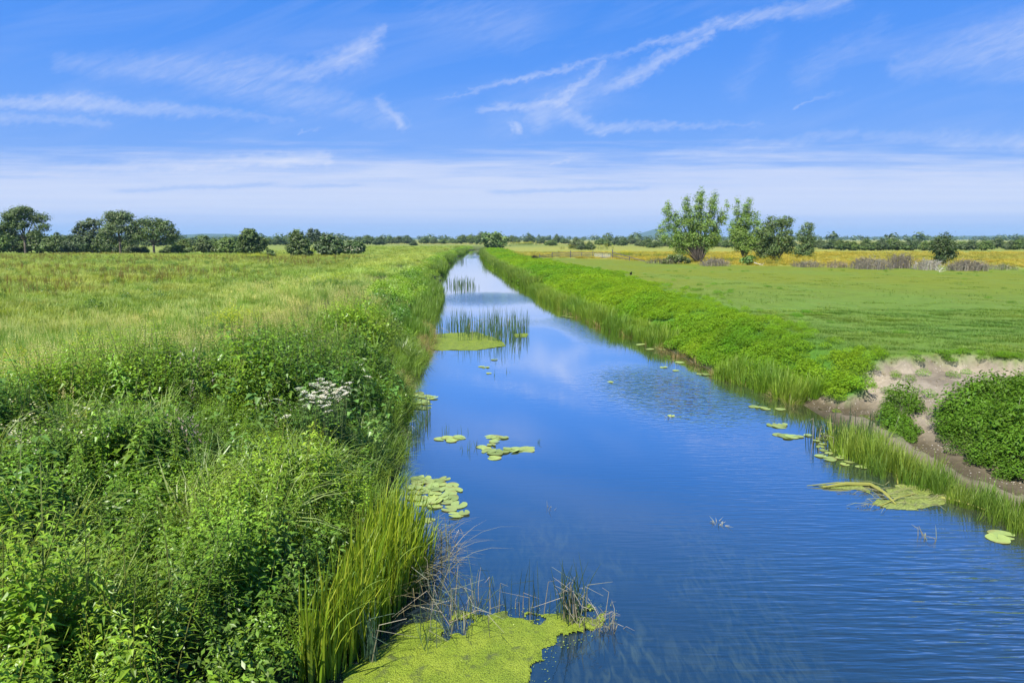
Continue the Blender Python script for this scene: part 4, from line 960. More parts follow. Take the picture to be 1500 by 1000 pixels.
# ------------------------------------------------------------------ single plants, floating leaves, fence, dead scrub
def grab(o):
    me = o.data; v = np.empty(len(me.vertices) * 3, np.float32); me.vertices.foreach_get('co', v)
    c = np.empty(len(me.vertices) * 4, np.float32); me.attributes['col'].data.foreach_get('color', c)
    return v.reshape(-1, 3), c.reshape(-1, 4)[:, :3]
def stamp(mb, o, loc, scale=1.0, rz=0.0, tint=(1, 1, 1), tilt=(0, 0)):
    """add a copy of one of the quad-leaf plant shapes to a mesh"""
    v, c = grab(o); m = np.array(Euler((tilt[0], tilt[1], rz)).to_matrix()); mb.chunks.append(((v * scale) @ m.T + np.array(loc), c * np.array(tint)))

def nettle_patch(poly, z, label, n, scale, seed):
    rng = np.random.default_rng(seed); P = [tuple(G(q[0], q[1], q[2] if len(q) > 2 else z)[:2]) for q in poly]; xs, ys = zip(*P)
    cx, cy = sum(xs) / len(xs), sum(ys) / len(ys); t = empty('nettle_patch', (cx, cy, H1(cx, cy)), label, 'nettles'); cz = H1(cx, cy)
    mb = MB(); k = 0
    while k < n:
        x, y = rng.uniform(min(xs), max(xs)), rng.uniform(min(ys), max(ys)); s = float(poly_sdf(P, np.array([x]), np.array([y]))[0])
        if s > -.05: continue
        k += 1; f = .55 + .45 * float(sstep(0, -.7, s)); b = rng.uniform(.75, 1.25)
        mo = rng.random() < .4; stamp(mb, PROTO['mound' if mo else 'lush'][k % 4], (x - cx, y - cy, H1(x, y) - cz - .03 + .2 * (f - .5) * rng.random()), scale * f * rng.uniform(.75, 1.25) * (.85 if mo else 1) * (1.4 if rng.random() < .1 else 1), rng.uniform(0, 6), ((.92 if mo else .66) * b, (.98 if mo else .68) * b, .9 * b), tuple(rng.normal(0, .15, 2)))
    mb.build('leaves', M_LUSH, t)
    st = MB()
    for _ in range(n * 2):
        x, y = rng.uniform(min(xs), max(xs)), rng.uniform(min(ys), max(ys))
        if float(poly_sdf(P, np.array([x]), np.array([y]))[0]) > -.2: continue
        p = Vector((x - cx, y - cy, H1(x, y) - cz - .03)); st.tube([p, p + Vector((rng.normal(0, .04), rng.normal(0, .04), .25)), p + Vector((rng.normal(0, .08), rng.normal(0, .08), .5))], [.006, .005, .003], 3, (.14, .17, .06), False)
    st.build('stems', M_REED, t)
nettle_patch([(1282, 588), (1300, 572), (1340, 572), (1350, 585), (1350, 612), (1335, 622), (1308, 618), (1292, 603)], .55, 'small round nettle patch standing alone on the bare earth of the cattle drink', 44, .8, 3)
nettle_patch([(1373, 588, .7), (1402, 560, 1.1), (1470, 548, 1.2), (1600, 562, 1.2), (1600, 712, .35), (1500, 687, .35), (1465, 680, .35), (1422, 660, .4), (1394, 632, .5), (1376, 608, .65)], .75, 'large dark green nettle patch on the near right bank at the edge of the picture', 230, .95, 4)

# white umbels in the left bank
def umbel_plant(q, z, label, n, rx, ry, hgt, size, col, seed):
    rng = random.Random(seed); p = G(q[0], q[1], z); g = H1(p.x, p.y); t = empty('flowering_herb', (p.x, p.y, g), label, 'wildflower')
    a = MB()
    for _ in range(n):
        b = MB()
        x, y = rng.gauss(0, rx), rng.gauss(0, ry); h = hgt * rng.uniform(.86, 1.06); top = Vector((x, y, h)); zb = H1(p.x + x * .6, p.y + y * .6) - g
        a.tube([Vector((x * .6, y * .6, zb - .02)), Vector((x * .8, y * .8, h * .6)), top], [.008, .006, .003], 3, (.16, .22, .08), False)
        for k in range(7):
            an = rng.uniform(0, 6.28); d = Vector((math.cos(an), math.sin(an), .5)); zz = zb + (h - zb) * rng.uniform(.3, .88); f = zz / h
            a.leaf(Vector((x * f, y * f, zz)), d, .14, .06, .5, jit((.11, .21, .04)), .2)
        r = size * rng.uniform(.6, 1.2); tx, ty = rng.gauss(0, .3), rng.gauss(0, .3)
        for k in range(13):
            an = k * 2.4; q2 = r * math.sqrt((k + .3) / 13); ctr = top + Vector((math.cos(an) * q2, math.sin(an) * q2, .03 + tx * math.cos(an) * q2 + ty * math.sin(an) * q2 - q2 * q2 * 3))
            b.tube([top - Vector((0, 0, .05)), ctr], [.002, .0015], 3, (.2, .26, .1), False)
            for m in range(4):
                d = Vector((rng.gauss(0, 1), rng.gauss(0, 1), rng.uniform(-.1, .4))); b.leaf(ctr + d * .003, d, size * .30, size * .30, .1, jit(col, .08), .08)
        b.build('flower_head', M_PETAL, t)
    a.build('stems', M_REED, t)
umbel_plant((478, 552), 2.15, 'white-flowered umbel plant in full bloom on the left bank above the lily pads', 46, .20, .36, 1.3, .062, (.86, .83, .72), 1)
umbel_plant((446, 572), 1.95, 'greenish white umbels half hidden in leaves just left of the white bloom', 12, .2, .3, 1.2, .05, (.62, .66, .50), 2)

# tall sedge clump at the near left water edge
def sedge():
    rng = random.Random(5); xs, ys = zip(*SEDGE); cx, cy = sum(xs) / len(xs), sum(ys) / len(ys)
    t = empty('sedge_clump', (cx, cy, -.05), 'tall bright yellow-green sedge clump at the near left water edge', 'sedge')
    g, d, br = MB(), MB(), MB(); k = 0
    while k < 1150:
        x, y = rng.uniform(min(xs) - .2, max(xs) + .1), rng.uniform(min(ys) - .1, max(ys) + .2); s = float(poly_sdf(SEDGE, np.array([x]), np.array([y]))[0])
        if s > .12: continue
        k += 1; z = max(H1(x, y), -.05) + .05
        h = rng.uniform(.85, 1.5) * (1.0 if s < -.1 else .8); b = jit(rng.choice([(.20, .32, .02), (.26, .38, .025), (.14, .25, .02), (.30, .40, .04)]), .15)
        az = rng.gauss(-.25, .9)
        g.blade(Vector((x - cx, y - cy, z)), az, h, rng.uniform(.017, .029), rng.choice((.05, .12, .2, .3, .45)) * rng.uniform(.5, 1.4), 5, b, (b[0] * 1.25, b[1] * 1.1, b[2]), rng.uniform(.0, .16), rng.uniform(-.8, .8))
    for k in range(190):
        x, y = SEDGE[rng.choice((2, 3, 3, 4))]; x += rng.gauss(-.05, .16); y += rng.gauss(0, .35)
        d.blade(Vector((x - cx, y - cy, .06)), rng.gauss(-.15, .7), rng.uniform(.35, .9), .009, rng.uniform(.7, 1.5), 5, jit((.36, .32, .17), .25), None, rng.uniform(.2, .6), rng.uniform(-.5, .5))
    for k in range(26):
        x, y = rng.choice(SEDGE); x += rng.gauss(0, .2) - .05; y += rng.gauss(0, .2)
        br.blade(Vector((x - cx, y - cy, .5 + rng.random() * .4)), rng.uniform(-2, 1), .4, .016, 1.0, 5, jit((.24, .36, .07), .2), None, .4)
    g.build('upright_blades', M_REED, t); d.build('dead_blades', M_REED, t); br.build('bent_blades', M_REED, t)
sedge()

# floating duckweed mats
def duck_material(name, a, b, dark, scale=60):
    m, nt, out = new_mat(name); L = nt.links.new
    g = N(nt, 'ShaderNodeNewGeometry'); bs = N(nt, 'ShaderNodeBsdfPrincipled'); bs.inputs['Roughness'].default_value = .6; bs.inputs['Specular IOR Level'].default_value = .25
    def nz(s, d=5):
        t = N(nt, 'ShaderNodeTexNoise'); t.inputs['Scale'].default_value = s; t.inputs['Detail'].default_value = d; L(g.outputs['Position'], t.inputs['Vector']); return t.outputs[0]
    vo = N(nt, 'ShaderNodeTexVoronoi'); vo.inputs['Scale'].default_value = scale; L(g.outputs['Position'], vo.inputs['Vector'])
    n1, n2, n3 = nz(2.6), nz(11), nz(5.5)
    st = N(nt, 'ShaderNodeMapRange'); L(n1, st.inputs[0]); st.inputs[1].default_value = .38; st.inputs[2].default_value = .62
    c = mixc(nt, st.outputs[0], a, b)
    c = mixc(nt, mathn(nt, 'MULTIPLY', n2, .85), c, tuple(x * .55 for x in a))
    hue = N(nt, 'ShaderNodeHueSaturation'); L(c, hue.inputs['Color']); L(mathn(nt, 'MULTIPLY_ADD', vo.outputs['Distance'], -.9, 1.32), hue.inputs['Value'])
    dk = N(nt, 'ShaderNodeMapRange'); L(n3, dk.inputs[0]); dk.inputs[1].default_value = .56; dk.inputs[2].default_value = .68
    c = mixc(nt, mathn(nt, 'MULTIPLY', dk.outputs[0], .8), hue.outputs[0], dark); L(c, bs.inputs['Base Color'])
    bp = N(nt, 'ShaderNodeBump'); bp.inputs['Strength'].default_value = .9; bp.inputs['Distance'].default_value = .02
    L(mathn(nt, 'ADD', mathn(nt, 'MULTIPLY', vo.outputs['Distance'], -.7), n2), bp.inputs['Height']); L(bp.outputs[0], bs.inputs['Normal']); L(bs.outputs[0], out.inputs[0])
    return m
M_DUCK = duck_material('duckweed', (.22, .31, .022), (.31, .39, .035), (.08, .10, .03))
M_ALGAE = duck_material('algae_weed', (.24, .30, .06), (.34, .40, .10), (.10, .12, .05), 30)
M_PAD = foliage('lily_leaf', trans=.15, gloss=.06, rough=.35)
def raft(parent, name, poly, mat, step, rough=.25, thick=.018, holes=.0, seed=0):
    """floating mat with a ragged edge, a thin rim and a lumpy top"""
    P = [tuple(G(a, b, 0)[:2]) for a, b in poly]; xs, ys = zip(*P); cx, cy = sum(xs) / len(xs), sum(ys) / len(ys)
    gx, gy = np.arange(min(xs) - .3, max(xs) + .3, step), np.arange(min(ys) - .3, max(ys) + .3, step)
    X, Y = np.meshgrid(gx, gy); s = poly_sdf(P, X.ravel(), Y.ravel()).reshape(X.shape)
    s = s + rough * (fbm(X * 2.6, Y * 2.6, seed + 1, 4) - .5) * 2 + holes * sstep(.56, .72, fbm(X * 3.2, Y * 3.2, seed + 2, 3))
    z = .004 + thick * sstep(0.0, -.10, s) * (.4 + 1.2 * fbm(X * 7, Y * 7, seed + 3, 3))
    nr, nc = X.shape; idx = np.arange(nr * nc).reshape(nr, nc); ins = s < 0
    ok = ins[:-1, :-1] & ins[1:, :-1] & ins[:-1, 1:] & ins[1:, 1:]
    F = np.stack([idx[:-1, :-1], idx[:-1, 1:], idx[1:, 1:], idx[1:, :-1]], -1)[ok]
    used = np.unique(F); mp = np.full(nr * nc, -1); mp[used] = np.arange(len(used)); F = mp[F]
    V = np.stack([X.ravel() - cx, Y.ravel() - cy, z.ravel()], -1)[used]
    me = bpy.data.meshes.new(name); me.from_pydata(V.tolist(), [], F.tolist()); me.polygons.foreach_set('use_smooth', np.ones(len(F), bool)); me.materials.append(mat)
    o = bpy.data.objects.new(name, me); COL.objects.link(o)
    if parent is not None: o.parent = parent
    return o, (cx, cy), P
def mat_thing(poly, label, step, mat=None, bits=300, **k):
    o, (cx, cy), P = raft(None, 'weed_mat', poly, mat or M_DUCK, step, **k)
    t = empty('duckweed_mat', (cx, cy, 0), label, 'duckweed'); o.parent = t
    rng = random.Random(len(poly) * 7 + bits); mb = MB(); xs, ys = zip(*P); n = 0
    while n < bits:
        x, y = rng.uniform(min(xs) - .15, max(xs) + .15), rng.uniform(min(ys) - .1, max(ys) + .1); s = float(poly_sdf(P, np.array([x]), np.array([y]))[0])
        if s > .12 or s < -1.2: continue
        n += 1; d = Vector((rng.gauss(0, 1), rng.gauss(0, 1), rng.uniform(.0, .5))); L = rng.uniform(.008, .02)
        mb.leaf(Vector((x - cx, y - cy, .012 + .014 * rng.random())), d, L, L * .8, .1, jit((.28, .37, .04), .2), .1)
    mb.build('floating_bits', M_PAD, t)
    return t, (cx, cy)
def near_mat():
    t, (cx, cy) = mat_thing([(500, 1030), (500, 985), (545, 950), (590, 915), (635, 905), (655, 920), (668, 893), (715, 897), (745, 890), (790, 900), (830, 897), (862, 885), (893, 893), (890, 915), (862, 925), (835, 938), (800, 952), (796, 980), (790, 1000), (775, 1030)], 'large bright yellow-green duckweed mat at the bottom of the picture', .02, bits=1500, rough=.10, holes=.22, seed=3)
near_mat()
mat_thing([(612, 498), (640, 489), (700, 486), (735, 498), (742, 507), (700, 513), (640, 514), (618, 510)], 'yellow-green duckweed mat around the foot of the rush stand in mid river', .05, bits=200, rough=.08, holes=.1, seed=8)
mat_thing([(752, 489), (773, 488), (773, 494), (754, 495)], 'small duckweed scrap at the right end of the rush stand', .04, bits=20, rough=.05, seed=9)

# rush stands and single emergent stems
def rushes(label, spots, hr, n, col, name='rush_clump', bent=.2, w=.009, seed=0, spread=.12, lean=.08, cat='rushes', group=None, dead=.15):
    rng = random.Random(seed); P = [G(a, b, 0) for a, b in spots]; cx, cy = sum(p.x for p in P) / len(P), sum(p.y for p in P) / len(P)
    mb, db = MB(), MB()
    for _ in range(n):
        p = rng.choice(P); x, y = p.x - cx + rng.gauss(0, spread), p.y - cy + rng.gauss(0, spread); h = rng.uniform(*hr); az = rng.uniform(0, 6.28); b = Vector((x, y, -.08)); l = abs(rng.gauss(0, lean))
        isd = rng.random() < dead; m2 = db if isd else mb; c = jit((.40, .37, .26) if isd else col, .2)
        if rng.random() < bent or isd:     # snapped stem: up, then folded over
            k = rng.uniform(.5, .85) * h; q = b + Vector((math.cos(az) * l * k, math.sin(az) * l * k, k)); a2 = az + rng.gauss(0, .6); e = q + Vector((math.cos(a2), math.sin(a2), rng.uniform(-.7, .5))) * (h - k) * 1.1
            m2.tube([b, b * .4 + q * .6, q, e], [w * .55, w * .5, w * .42, w * .15], 4, c, False)
        else:
            d = Vector((math.cos(az), math.sin(az), 0)) * h * l
            m2.tube([b, b + d * .3 + Vector((0, 0, h * .4)), b + d * .8 + Vector((0, 0, h * .75)), b + d * 1.35 + Vector((0, 0, h))], [w * .5, w * .48, w * .38, w * .1], 4, c, False)
    t = empty(name, (cx, cy, 0), label, cat, group); mb.build('stems', M_REED, t)
    if db.v: db.build('dead_stems', M_REED, t)
    return t
RUSH = (.12, .22, .08)
spots = []
rr = random.Random(3)
for _ in range(90):
    x = rr.uniform(636, 772); spots.append((x, rr.uniform(474, 500 if x < 740 else 494) + (0 if x < 700 else 2)))
rushes('wide dark stand of upright rushes growing from the duckweed in mid river', spots, (.4, 1.25), 360, RUSH, 'rush_stand', .04, .020, 1, .16, .06, dead=.03)
rushes('thin dark rushes against the left bank below the dry grass', [(596 + 2.2 * k, 655 - 4 * k + rr.uniform(-6, 6)) for k in range(16)], (.25, .62), 85, RUSH, seed=2, spread=.07, w=.010)
rushes('few slender rushes beside the bank a step out from the thin dark rushes', [(614, 640), (618, 632), (626, 622), (630, 612)], (.2, .55), 24, RUSH, seed=3, spread=.06, w=.010)
rushes('short stalks standing just behind the long lily pad row', [(652, 636), (672, 636), (686, 634)], (.15, .36), 9, RUSH, seed=4, spread=.05, w=.010, bent=0, dead=0)
rushes('slanting dark rushes between the two small lily pad groups', [(682, 655), (686, 660), (697, 655)], (.1, .34), 10, RUSH, seed=5, spread=.05, w=.012, lean=.3, dead=0)
rushes('lone dark stalk in open water right of the small lily pads', [(790, 648)], (.16, .24), 3, RUSH, seed=6, spread=.02, w=.012, dead=0)
rushes('pair of stalks in front of the mid-river duckweed', [(724, 549), (745, 545)], (.12, .34), 6, RUSH, seed=7, spread=.04, w=.012, dead=0)
for k, (lb, sp, hr, n) in enumerate((('far rushes in the water beside the left bank, nearest of the two far stands', [(656 + 2.5 * i, 416 + (i % 3) * 3) for i in range(15)], (.4, 1.1), 80),
                                  ('dark rushes hugging the left bank just short of the far bend', [(664 + 1.6 * i, 382 + (i % 3)) for i in range(11)], (.6, 1.2), 50))):
    rushes(lb, sp, hr, n, (.15, .24, .11), 'rush_stand', .05, .045, 20 + k, .4, .06, dead=.02)
rushes('dark rushes at the head of the right-hand lily pads', [(1196 + 6 * k, 650 + rr.uniform(-18, 14)) for k in range(15)], (.3, .75), 190, (.07, .135, .05), seed=30, spread=.13, w=.017, lean=.12)
rushes('snapped dark rushes rising from the right end of the near duckweed', [(838, 905), (842, 915), (850, 903), (828, 905)], (.4, .86), 60, (.07, .12, .05), seed=31, spread=.06, w=.010, lean=.22, bent=.4, dead=.3)
rushes('sparse dark rushes along the back edge of the near duckweed', [(776, 900), (770, 893), (730, 897), (752, 899), (800, 898), (700, 905)], (.25, .8), 34, (.06, .10, .045), seed=32, spread=.08, w=.008, lean=.15, bent=.2, dead=.25)
rushes('tangle of bent and bleached stalks between the tall sedge and the duckweed', [(640, 905), (655, 890), (668, 915), (690, 915), (630, 880), (645, 925), (680, 925)], (.4, .95), 64, (.14, .2, .11), seed=33, spread=.13, w=.009, lean=.45, bent=.55, dead=.35)
rushes('bleached grass stalks trailing on the water off the tall sedge', [(640, 820), (648, 800), (650, 835), (640, 790)], (.3, .6), 40, (.24, .30, .14), seed=34, spread=.12, w=.008, lean=.6, bent=.7, dead=.4)
rushes('blue-green rush tuft standing in the duckweed in front of the tall sedge', [(545, 968)], (.5, .85), 26, (.11, .2, .12), seed=35, spread=.04, w=.010, lean=.16, bent=.1)
rushes('small rush tuft in the middle of the near duckweed', [(625, 957), (630, 940)], (.2, .5), 16, (.12, .2, .07), seed=36, spread=.04, w=.008, lean=.25)
rushes('twiggy bleached litter at the right tip of the near duckweed', [(880, 915), (888, 905), (892, 922)], (.15, .42), 40, (.3, .28, .2), seed=37, spread=.07, w=.007, lean=.7, bent=.7, dead=.7)
rushes('pale floating sprig alone in the middle of the near water', [(1052, 766)], (.08, .16), 14, (.5, .52, .42), 'water_sprig', .3, .012, 40, .03, .9, 'water plant', dead=.2)
rushes('twiggy sprig sticking out of the water left of the two round pads', [(1355, 787), (1367, 790)], (.12, .3), 9, (.35, .38, .3), 'water_sprig', .4, .011, 41, .04, .6, 'water plant', dead=.3)
rushes('small pale sprig on the rippled water in mid river', [(983, 611)], (.06, .16), 10, (.5, .5, .4), 'water_sprig', .3, .018, 42, .05, .9, 'water plant', dead=.2)
rushes('faint stalks breaking the surface left of centre in the near water', [(804, 745)], (.06, .2), 6, (.3, .32, .3), 'water_sprig', .3, .009, 43, .05, .5, 'water plant', dead=.2)

# lily pads: every pad is its own object
def pad_mesh(k):
    rr = random.Random(70 + k); mb = MB(); n = 22; notch = .22 + .1 * rr.random(); bw = rr.uniform(0, 6.28)
    V = [Vector((0, 0, .010))]; c0 = jit((.29, .36, .10), .22); C = [tuple(x * .85 for x in c0)]
    for ring, f in ((0, .5), (1, .92), (2, 1.0)):
        for i in range(n):
            a = notch + (2 * PI - 2 * notch) * i / (n - 1); r = f * (1 + .05 * math.sin(3 * a + k) + rr.uniform(-.015, .015)) * (1 if 0 < i < n - 1 else .9)
            V.append(Vector((r * math.cos(a) * 1.08, r * math.sin(a) * .94, .010 + (.02 if ring == 1 else 0.045 if ring == 2 else 0) * (.3 + .7 * math.sin(2 * a + k * 1.3) ** 2)))); br = max(0, math.cos(a - bw) - .55) * (ring > 0) * 1.4; C.append(tuple(x * (1 + .10 * ((i % 2) - .5)) * (1 - br * (.25, .55, .5)[j]) for j, x in enumerate(c0)))
    F = [(0, 1 + i, 2 + i) for i in range(n - 1)]
    for ring in range(2):
        o = 1 + ring * n
        F += [(o + i, o + n + i, o + n + i + 1, o + i + 1) for i in range(n - 1)]
    mb.add(V, F, C); return mb.mesh('lily_pad', M_PAD)
PADS = [pad_mesh(k) for k in range(6)]
def pads(label, group, spots, r=(.11, .17), seed=0):
    rr = random.Random(seed)
    for k, q in enumerate(spots):
        p = G(q[0], q[1], 0); s = (q[2] if len(q) > 2 else rr.uniform(*r))
        o = bpy.data.objects.new('lily_pad', PADS[rr.randrange(6)]); COL.objects.link(o)
        o.location = (p.x, p.y, .006 + .0035 * (k % 5)); o.rotation_euler = (rr.gauss(0, .05), rr.gauss(0, .05), rr.uniform(0, 6.28)); o.scale = (s, s, s)
        tag(o, label, 'lily pad', group)
def ring(cx, cy, rx, ry, n, seed, gap=.2):
    rr = random.Random(seed); out = []; pts = []; tries = 0
    while len(out) < n and tries < 4000:
        tries += 1; a = rr.uniform(0, 6.28); q = math.sqrt(rr.random()); x, y = cx + rx * q * math.cos(a), cy + ry * q * math.sin(a); p = G(x, y, 0)
        if all((p - o).length > gap for o in pts): pts.append(p); out.append((x, y))
    return out
pads('pale round lily pad in the raft beside the tall sedge clump', 'lily pads beside the tall sedge', ring(632, 722, 36, 20, 24, 1, .17) + [(612, 703), (622, 700), (604, 730)], (.10, .15), 1)
pads('loose lily pad off the right side of the raft by the tall sedge', 'loose pads beside the sedge raft', [(652, 701, .11), (672, 740, .15), (658, 746, .13), (668, 755, .13), (680, 752, .10), (628, 762, .10)], seed=2)
pads('lily pad in the long row left of the small mid-water group', 'lily pads in the long row', [(645, 643, .15), (655, 641, .14), (663, 643, .16), (661, 646, .12), (672, 641, .14), (676, 642, .1)], seed=3)
pads('lily pad in the small group in open water at mid river', 'lily pads in the small mid-river group', [(718, 640, .15), (728, 641, .16), (738, 641, .12), (724, 647, .12), (720, 652, .11), (706, 655, .12), (716, 661, .17), (726, 664, .18), (737, 661, .16), (744, 658, .12), (724, 671, .14), (760, 658, .17), (770, 660, .18), (776, 657, .12), (752, 661, .12), (712, 657, .12)], seed=4)
pads('lily pad tucked against the left bank beneath the dry grass', 'lily pads below the left bank grass', [(612, 577, .2), (622, 581, .26), (632, 583, .2), (606, 586, .2), (616, 589, .26), (626, 591, .17), (608, 597, .2), (622, 598, .18), (602, 580, .2), (600, 592, .2)], seed=5)
pads('lily pad on the dark water in front of the right bank earth', 'two lily pads by the earth slope', [(1133, 623, .17), (1142, 625, .17), (1147, 622, .12)], seed=6)
pads('lily pad in the flat row before the right-hand rushes', 'flat row of lily pads on the right', [(1140, 637, .13), (1150, 639, .16), (1161, 640, .16), (1171, 640, .10), (1184, 638, .10), (1154, 642, .11)], seed=7)
pads('lily pad among the rushes at the near right water edge', 'lily pads among the right rushes', ring(1232, 654, 38, 27, 34, 8, .2) + [(1276, 682), (1262, 684), (1284, 676)], (.08, .135), 8)
pads('lily pad at the right edge of the picture, one of two together', 'two lily pads on the far right', [(1462, 789, .17), (1468, 784, .17)], seed=9)
pads('thin lily pad lying along the right reeds above the earth slope', 'lily pads along the right reeds', [(1105, 596, .15), (1114, 597, .16), (1122, 599, .12), (1143, 600, .13), (1034, 549, .16), (1025, 548, .13), (972, 538, .15), (990, 543, .12), (938, 505, .2), (952, 512, .17), (970, 512, .17), (996, 531, .16), (834, 465, .25), (826, 463, .22)], seed=10)
pads('small floating leaf in the open water before the mid-river duckweed', 'small leaves before the duckweed', [(711, 538, .16), (705, 537, .12), (724, 527, .14), (716, 547, .1), (894, 560, .10), (983, 609, .10)], seed=11)

# floating reed raft at the right
def reed_raft():
    o, (cx, cy), P = raft(None, 'algae_sheet', [(1182, 711), (1240, 708), (1278, 706), (1290, 713), (1320, 708), (1360, 714), (1392, 728), (1385, 738), (1345, 747), (1300, 745), (1275, 738), (1283, 728), (1262, 718), (1215, 716)], M_ALGAE, .025, rough=.07, holes=.30, thick=.006, seed=12)
    t = empty('weed_raft', (cx, cy, 0), 'yellow-green raft of algae and broken reeds floating by the right bank', 'weed raft'); o.parent = t
    mb = MB(); rr = random.Random(12)
    def stalk(a, b, w, c=(.42, .42, .10)):
        p, q = G(a[0], a[1], .02), G(b[0], b[1], .02); m = (p + q) / 2 + Vector((rr.uniform(-.04, .04), rr.uniform(-.04, .04), .035)); off = Vector((cx, cy, 0))
        mb.tube([p - off, m - off, q - off], [w, w * .9, w * .4], 5, c)
    stalk((1274, 709), (1205, 713), .035); stalk((1275, 709), (1312, 738), .035); stalk((1380, 729), (1448, 748), .03); stalk((1276, 709), (1182, 711), .016, (.36, .38, .1)); stalk((1315, 708), (1310, 690), .012); stalk((1290, 740), (1345, 722), .012)
    for _ in range(60):
        x, y = rr.uniform(1265, 1390), rr.uniform(708, 744); stalk((x, y), (x + rr.gauss(0, 26), y + rr.gauss(0, 5)), .004, jit((.4, .4, .2), .25))
    mb.build('broken_stalks', M_REED, t)
reed_raft()

# wooden post-and-rail fence with a gate
def fence():
    def post(parent, p, h, w=.075):
        mb = MB(); z = H1(p.x, p.y); a, b = Vector((p.x - F.x, p.y - F.y, z - .3 - F.z)), Vector((p.x - F.x + R.uniform(-.05, .05), p.y - F.y, z + h - F.z))
        mb.tube([a, b], [w, w * .9], 6, (1, 1, 1)); mb.build('post', M_WOOD, parent)
    def rail(mb, p, q, hp, hq, w=.05):
        a = Vector((p.x, p.y, H1(p.x, p.y) + hp)) - F; b = Vector((q.x, q.y, H1(q.x, q.y) + hq)) - F
        d = (b - a).normalized(); s = Vector((0, 0, 1)); n = d.cross(s).normalized()
        V = []
        for e in (a, b):
            for sx, sz in ((-1, -1), (1, -1), (1, 1), (-1, 1)): V.append(e + n * .018 * sx + s * w * sz + n * .09)
        mb.add(V, [(0, 1, 2, 3), (7, 6, 5, 4), (0, 4, 5, 1), (1, 5, 6, 2), (2, 6, 7, 3), (3, 7, 4, 0)], (1, 1, 1))
    pts = [G(px, py, 1.2) for px, py in ((790, 378), (809, 377.5), (836, 377.3), (852, 377.6), (868, 378), (897, 379))]
    F = Vector((pts[2].x, pts[2].y, H1(pts[2].x, pts[2].y)))
    t = empty('wooden_fence', F, 'weathered post and rail fence across the pasture corner near the river', 'fence')
    for k, p in enumerate(pts): post(t, p, (.75, .95, 1.25, .95, 1.15, 1.55)[k], .09 if k in (2, 5) else .07)
    for k in range(4):
        for h in (.28, .58, .88):
            if k == 0 and h > .8: continue
            mb = MB(); rail(mb, pts[k], pts[k + 1], h if k else h * .7, h); mb.build('rail', M_WOOD, t)
    g0 = pts[4]; gate = empty('field_gate', (0, 0, 0), 'pale wire-mesh field gate between the fence and its tall end post', 'gate')
    mb, mw = MB(), MB(); F0 = F; a = pts[4] + Vector((.25, -.1, 0)); b = pts[5] - Vector((.25, .1, 0)); F = Vector((a.x, a.y, H1(a.x, a.y))); gate.location = F
    for h in (.15, .95): rail(mb, a, b, h, h, .035)
    for f in (0, .5, 1):
        q = a.lerp(b, f); z = H1(q.x, q.y); mb.tube([Vector((q.x, q.y, z + .12)) - F, Vector((q.x, q.y, z + 1.0)) - F], [.035, .035], 5, (1, 1, 1))
    for k in range(24):
        q = a.lerp(b, k / 23); z = H1(q.x, q.y); mw.tube([Vector((q.x, q.y, z + .15)) - F, Vector((q.x, q.y, z + .95)) - F], [.012, .012], 4, (.6, .62, .62), False)
    for k in range(7):
        h = .2 + k * .12; mw.tube([Vector((a.x, a.y, H1(a.x, a.y) + h)) - F, Vector((b.x, b.y, H1(b.x, b.y) + h)) - F], [.012, .012], 4, (.6, .62, .62), False)
    mb.build('gate_frame', M_WOOD, gate); mw.build('wire_mesh', M_TWIG, gate)
    F = F0; e0, e1, e2 = pts[5], G(922, 381.5, 1.2), G(946, 383.5, 1.2)
    F = Vector((e1.x, e1.y, H1(e1.x, e1.y))); bt = empty('broken_rail', F, 'broken fence rail sagging to the ground right of the tall end post', 'fence rail')
    for (p, q, hp, hq) in ((e0, e1, 1.1, .55), (e1, e2, .55, .05), (e0, e1, .5, .2)):
        mb = MB(); rail(mb, p, q, hp, hq, .055); mb.build('rail', M_WOOD, bt)
    post(bt, e1, .7)
fence()

def thicket(label, px, py, wpx, hpx, n, seed, col=(.24, .205, .16), name='dead_thicket', cat='thicket', group=None, green=0):
    rr = random.Random(seed); p = G(px, py, 1.2); s = p.y / 1000; g = H1(p.x, p.y); t = empty(name, (p.x, p.y, g), label, cat, group); mb = MB(); lf = MB()
    for _ in range(int(n * .7)):
        x = rr.uniform(-.5, .5) * wpx * s * .9; y = rr.gauss(0, .7); env = max(.25, 1 - (2 * x / (wpx * s)) ** 2) ** .5
        h = hpx * s * env * rr.uniform(.5, 1.1); az = rr.uniform(0, 6.28); l = rr.uniform(.1, .8) * h; b = Vector((x, y, -.05)); d = Vector((math.cos(az), math.sin(az), 0)) * l
        w = rr.uniform(.012, .026); c = jit((col[0] * .9, col[1] * .95, col[2] * .92), .35)
        m = b + d * .35 + Vector((0, 0, h * .7)); e = b + d + Vector((0, 0, h * rr.uniform(.5, 1.05)))
        mb.tube([b, m, e], [w, w * .8, w * .3], 3, c, False)
        for k in range(4):
            f = rr.random(); q = m.lerp(e, f); d2 = Vector((rr.gauss(0, 1), rr.gauss(0, 1), rr.gauss(.4, .6))).normalized() * rr.uniform(.15, .45)
            mb.tube([q, q + d2], [w * .55, w * .2], 3, c, False)
        if rr.random() < green:
            for k in range(6): lf.leaf(e + Vector((rr.gauss(0, .15), rr.gauss(0, .15), rr.gauss(-.1, .15))), Vector((rr.gauss(0, 1), rr.gauss(0, 1), .3)), .18, .1, .3, jit((.12, .17, .05)), .1)
    mb.build('twigs', M_TWIG, t)
    if lf.v: lf.build('leaves', M_REED, t)
thicket('grey dead bramble thicket right at the foot of the tall poplar', 1047, 390, 42, 13, 330, 1)
thicket('grey twiggy scrub below the small gappy tree', 1182, 391, 40, 12, 260, 2, green=.12)
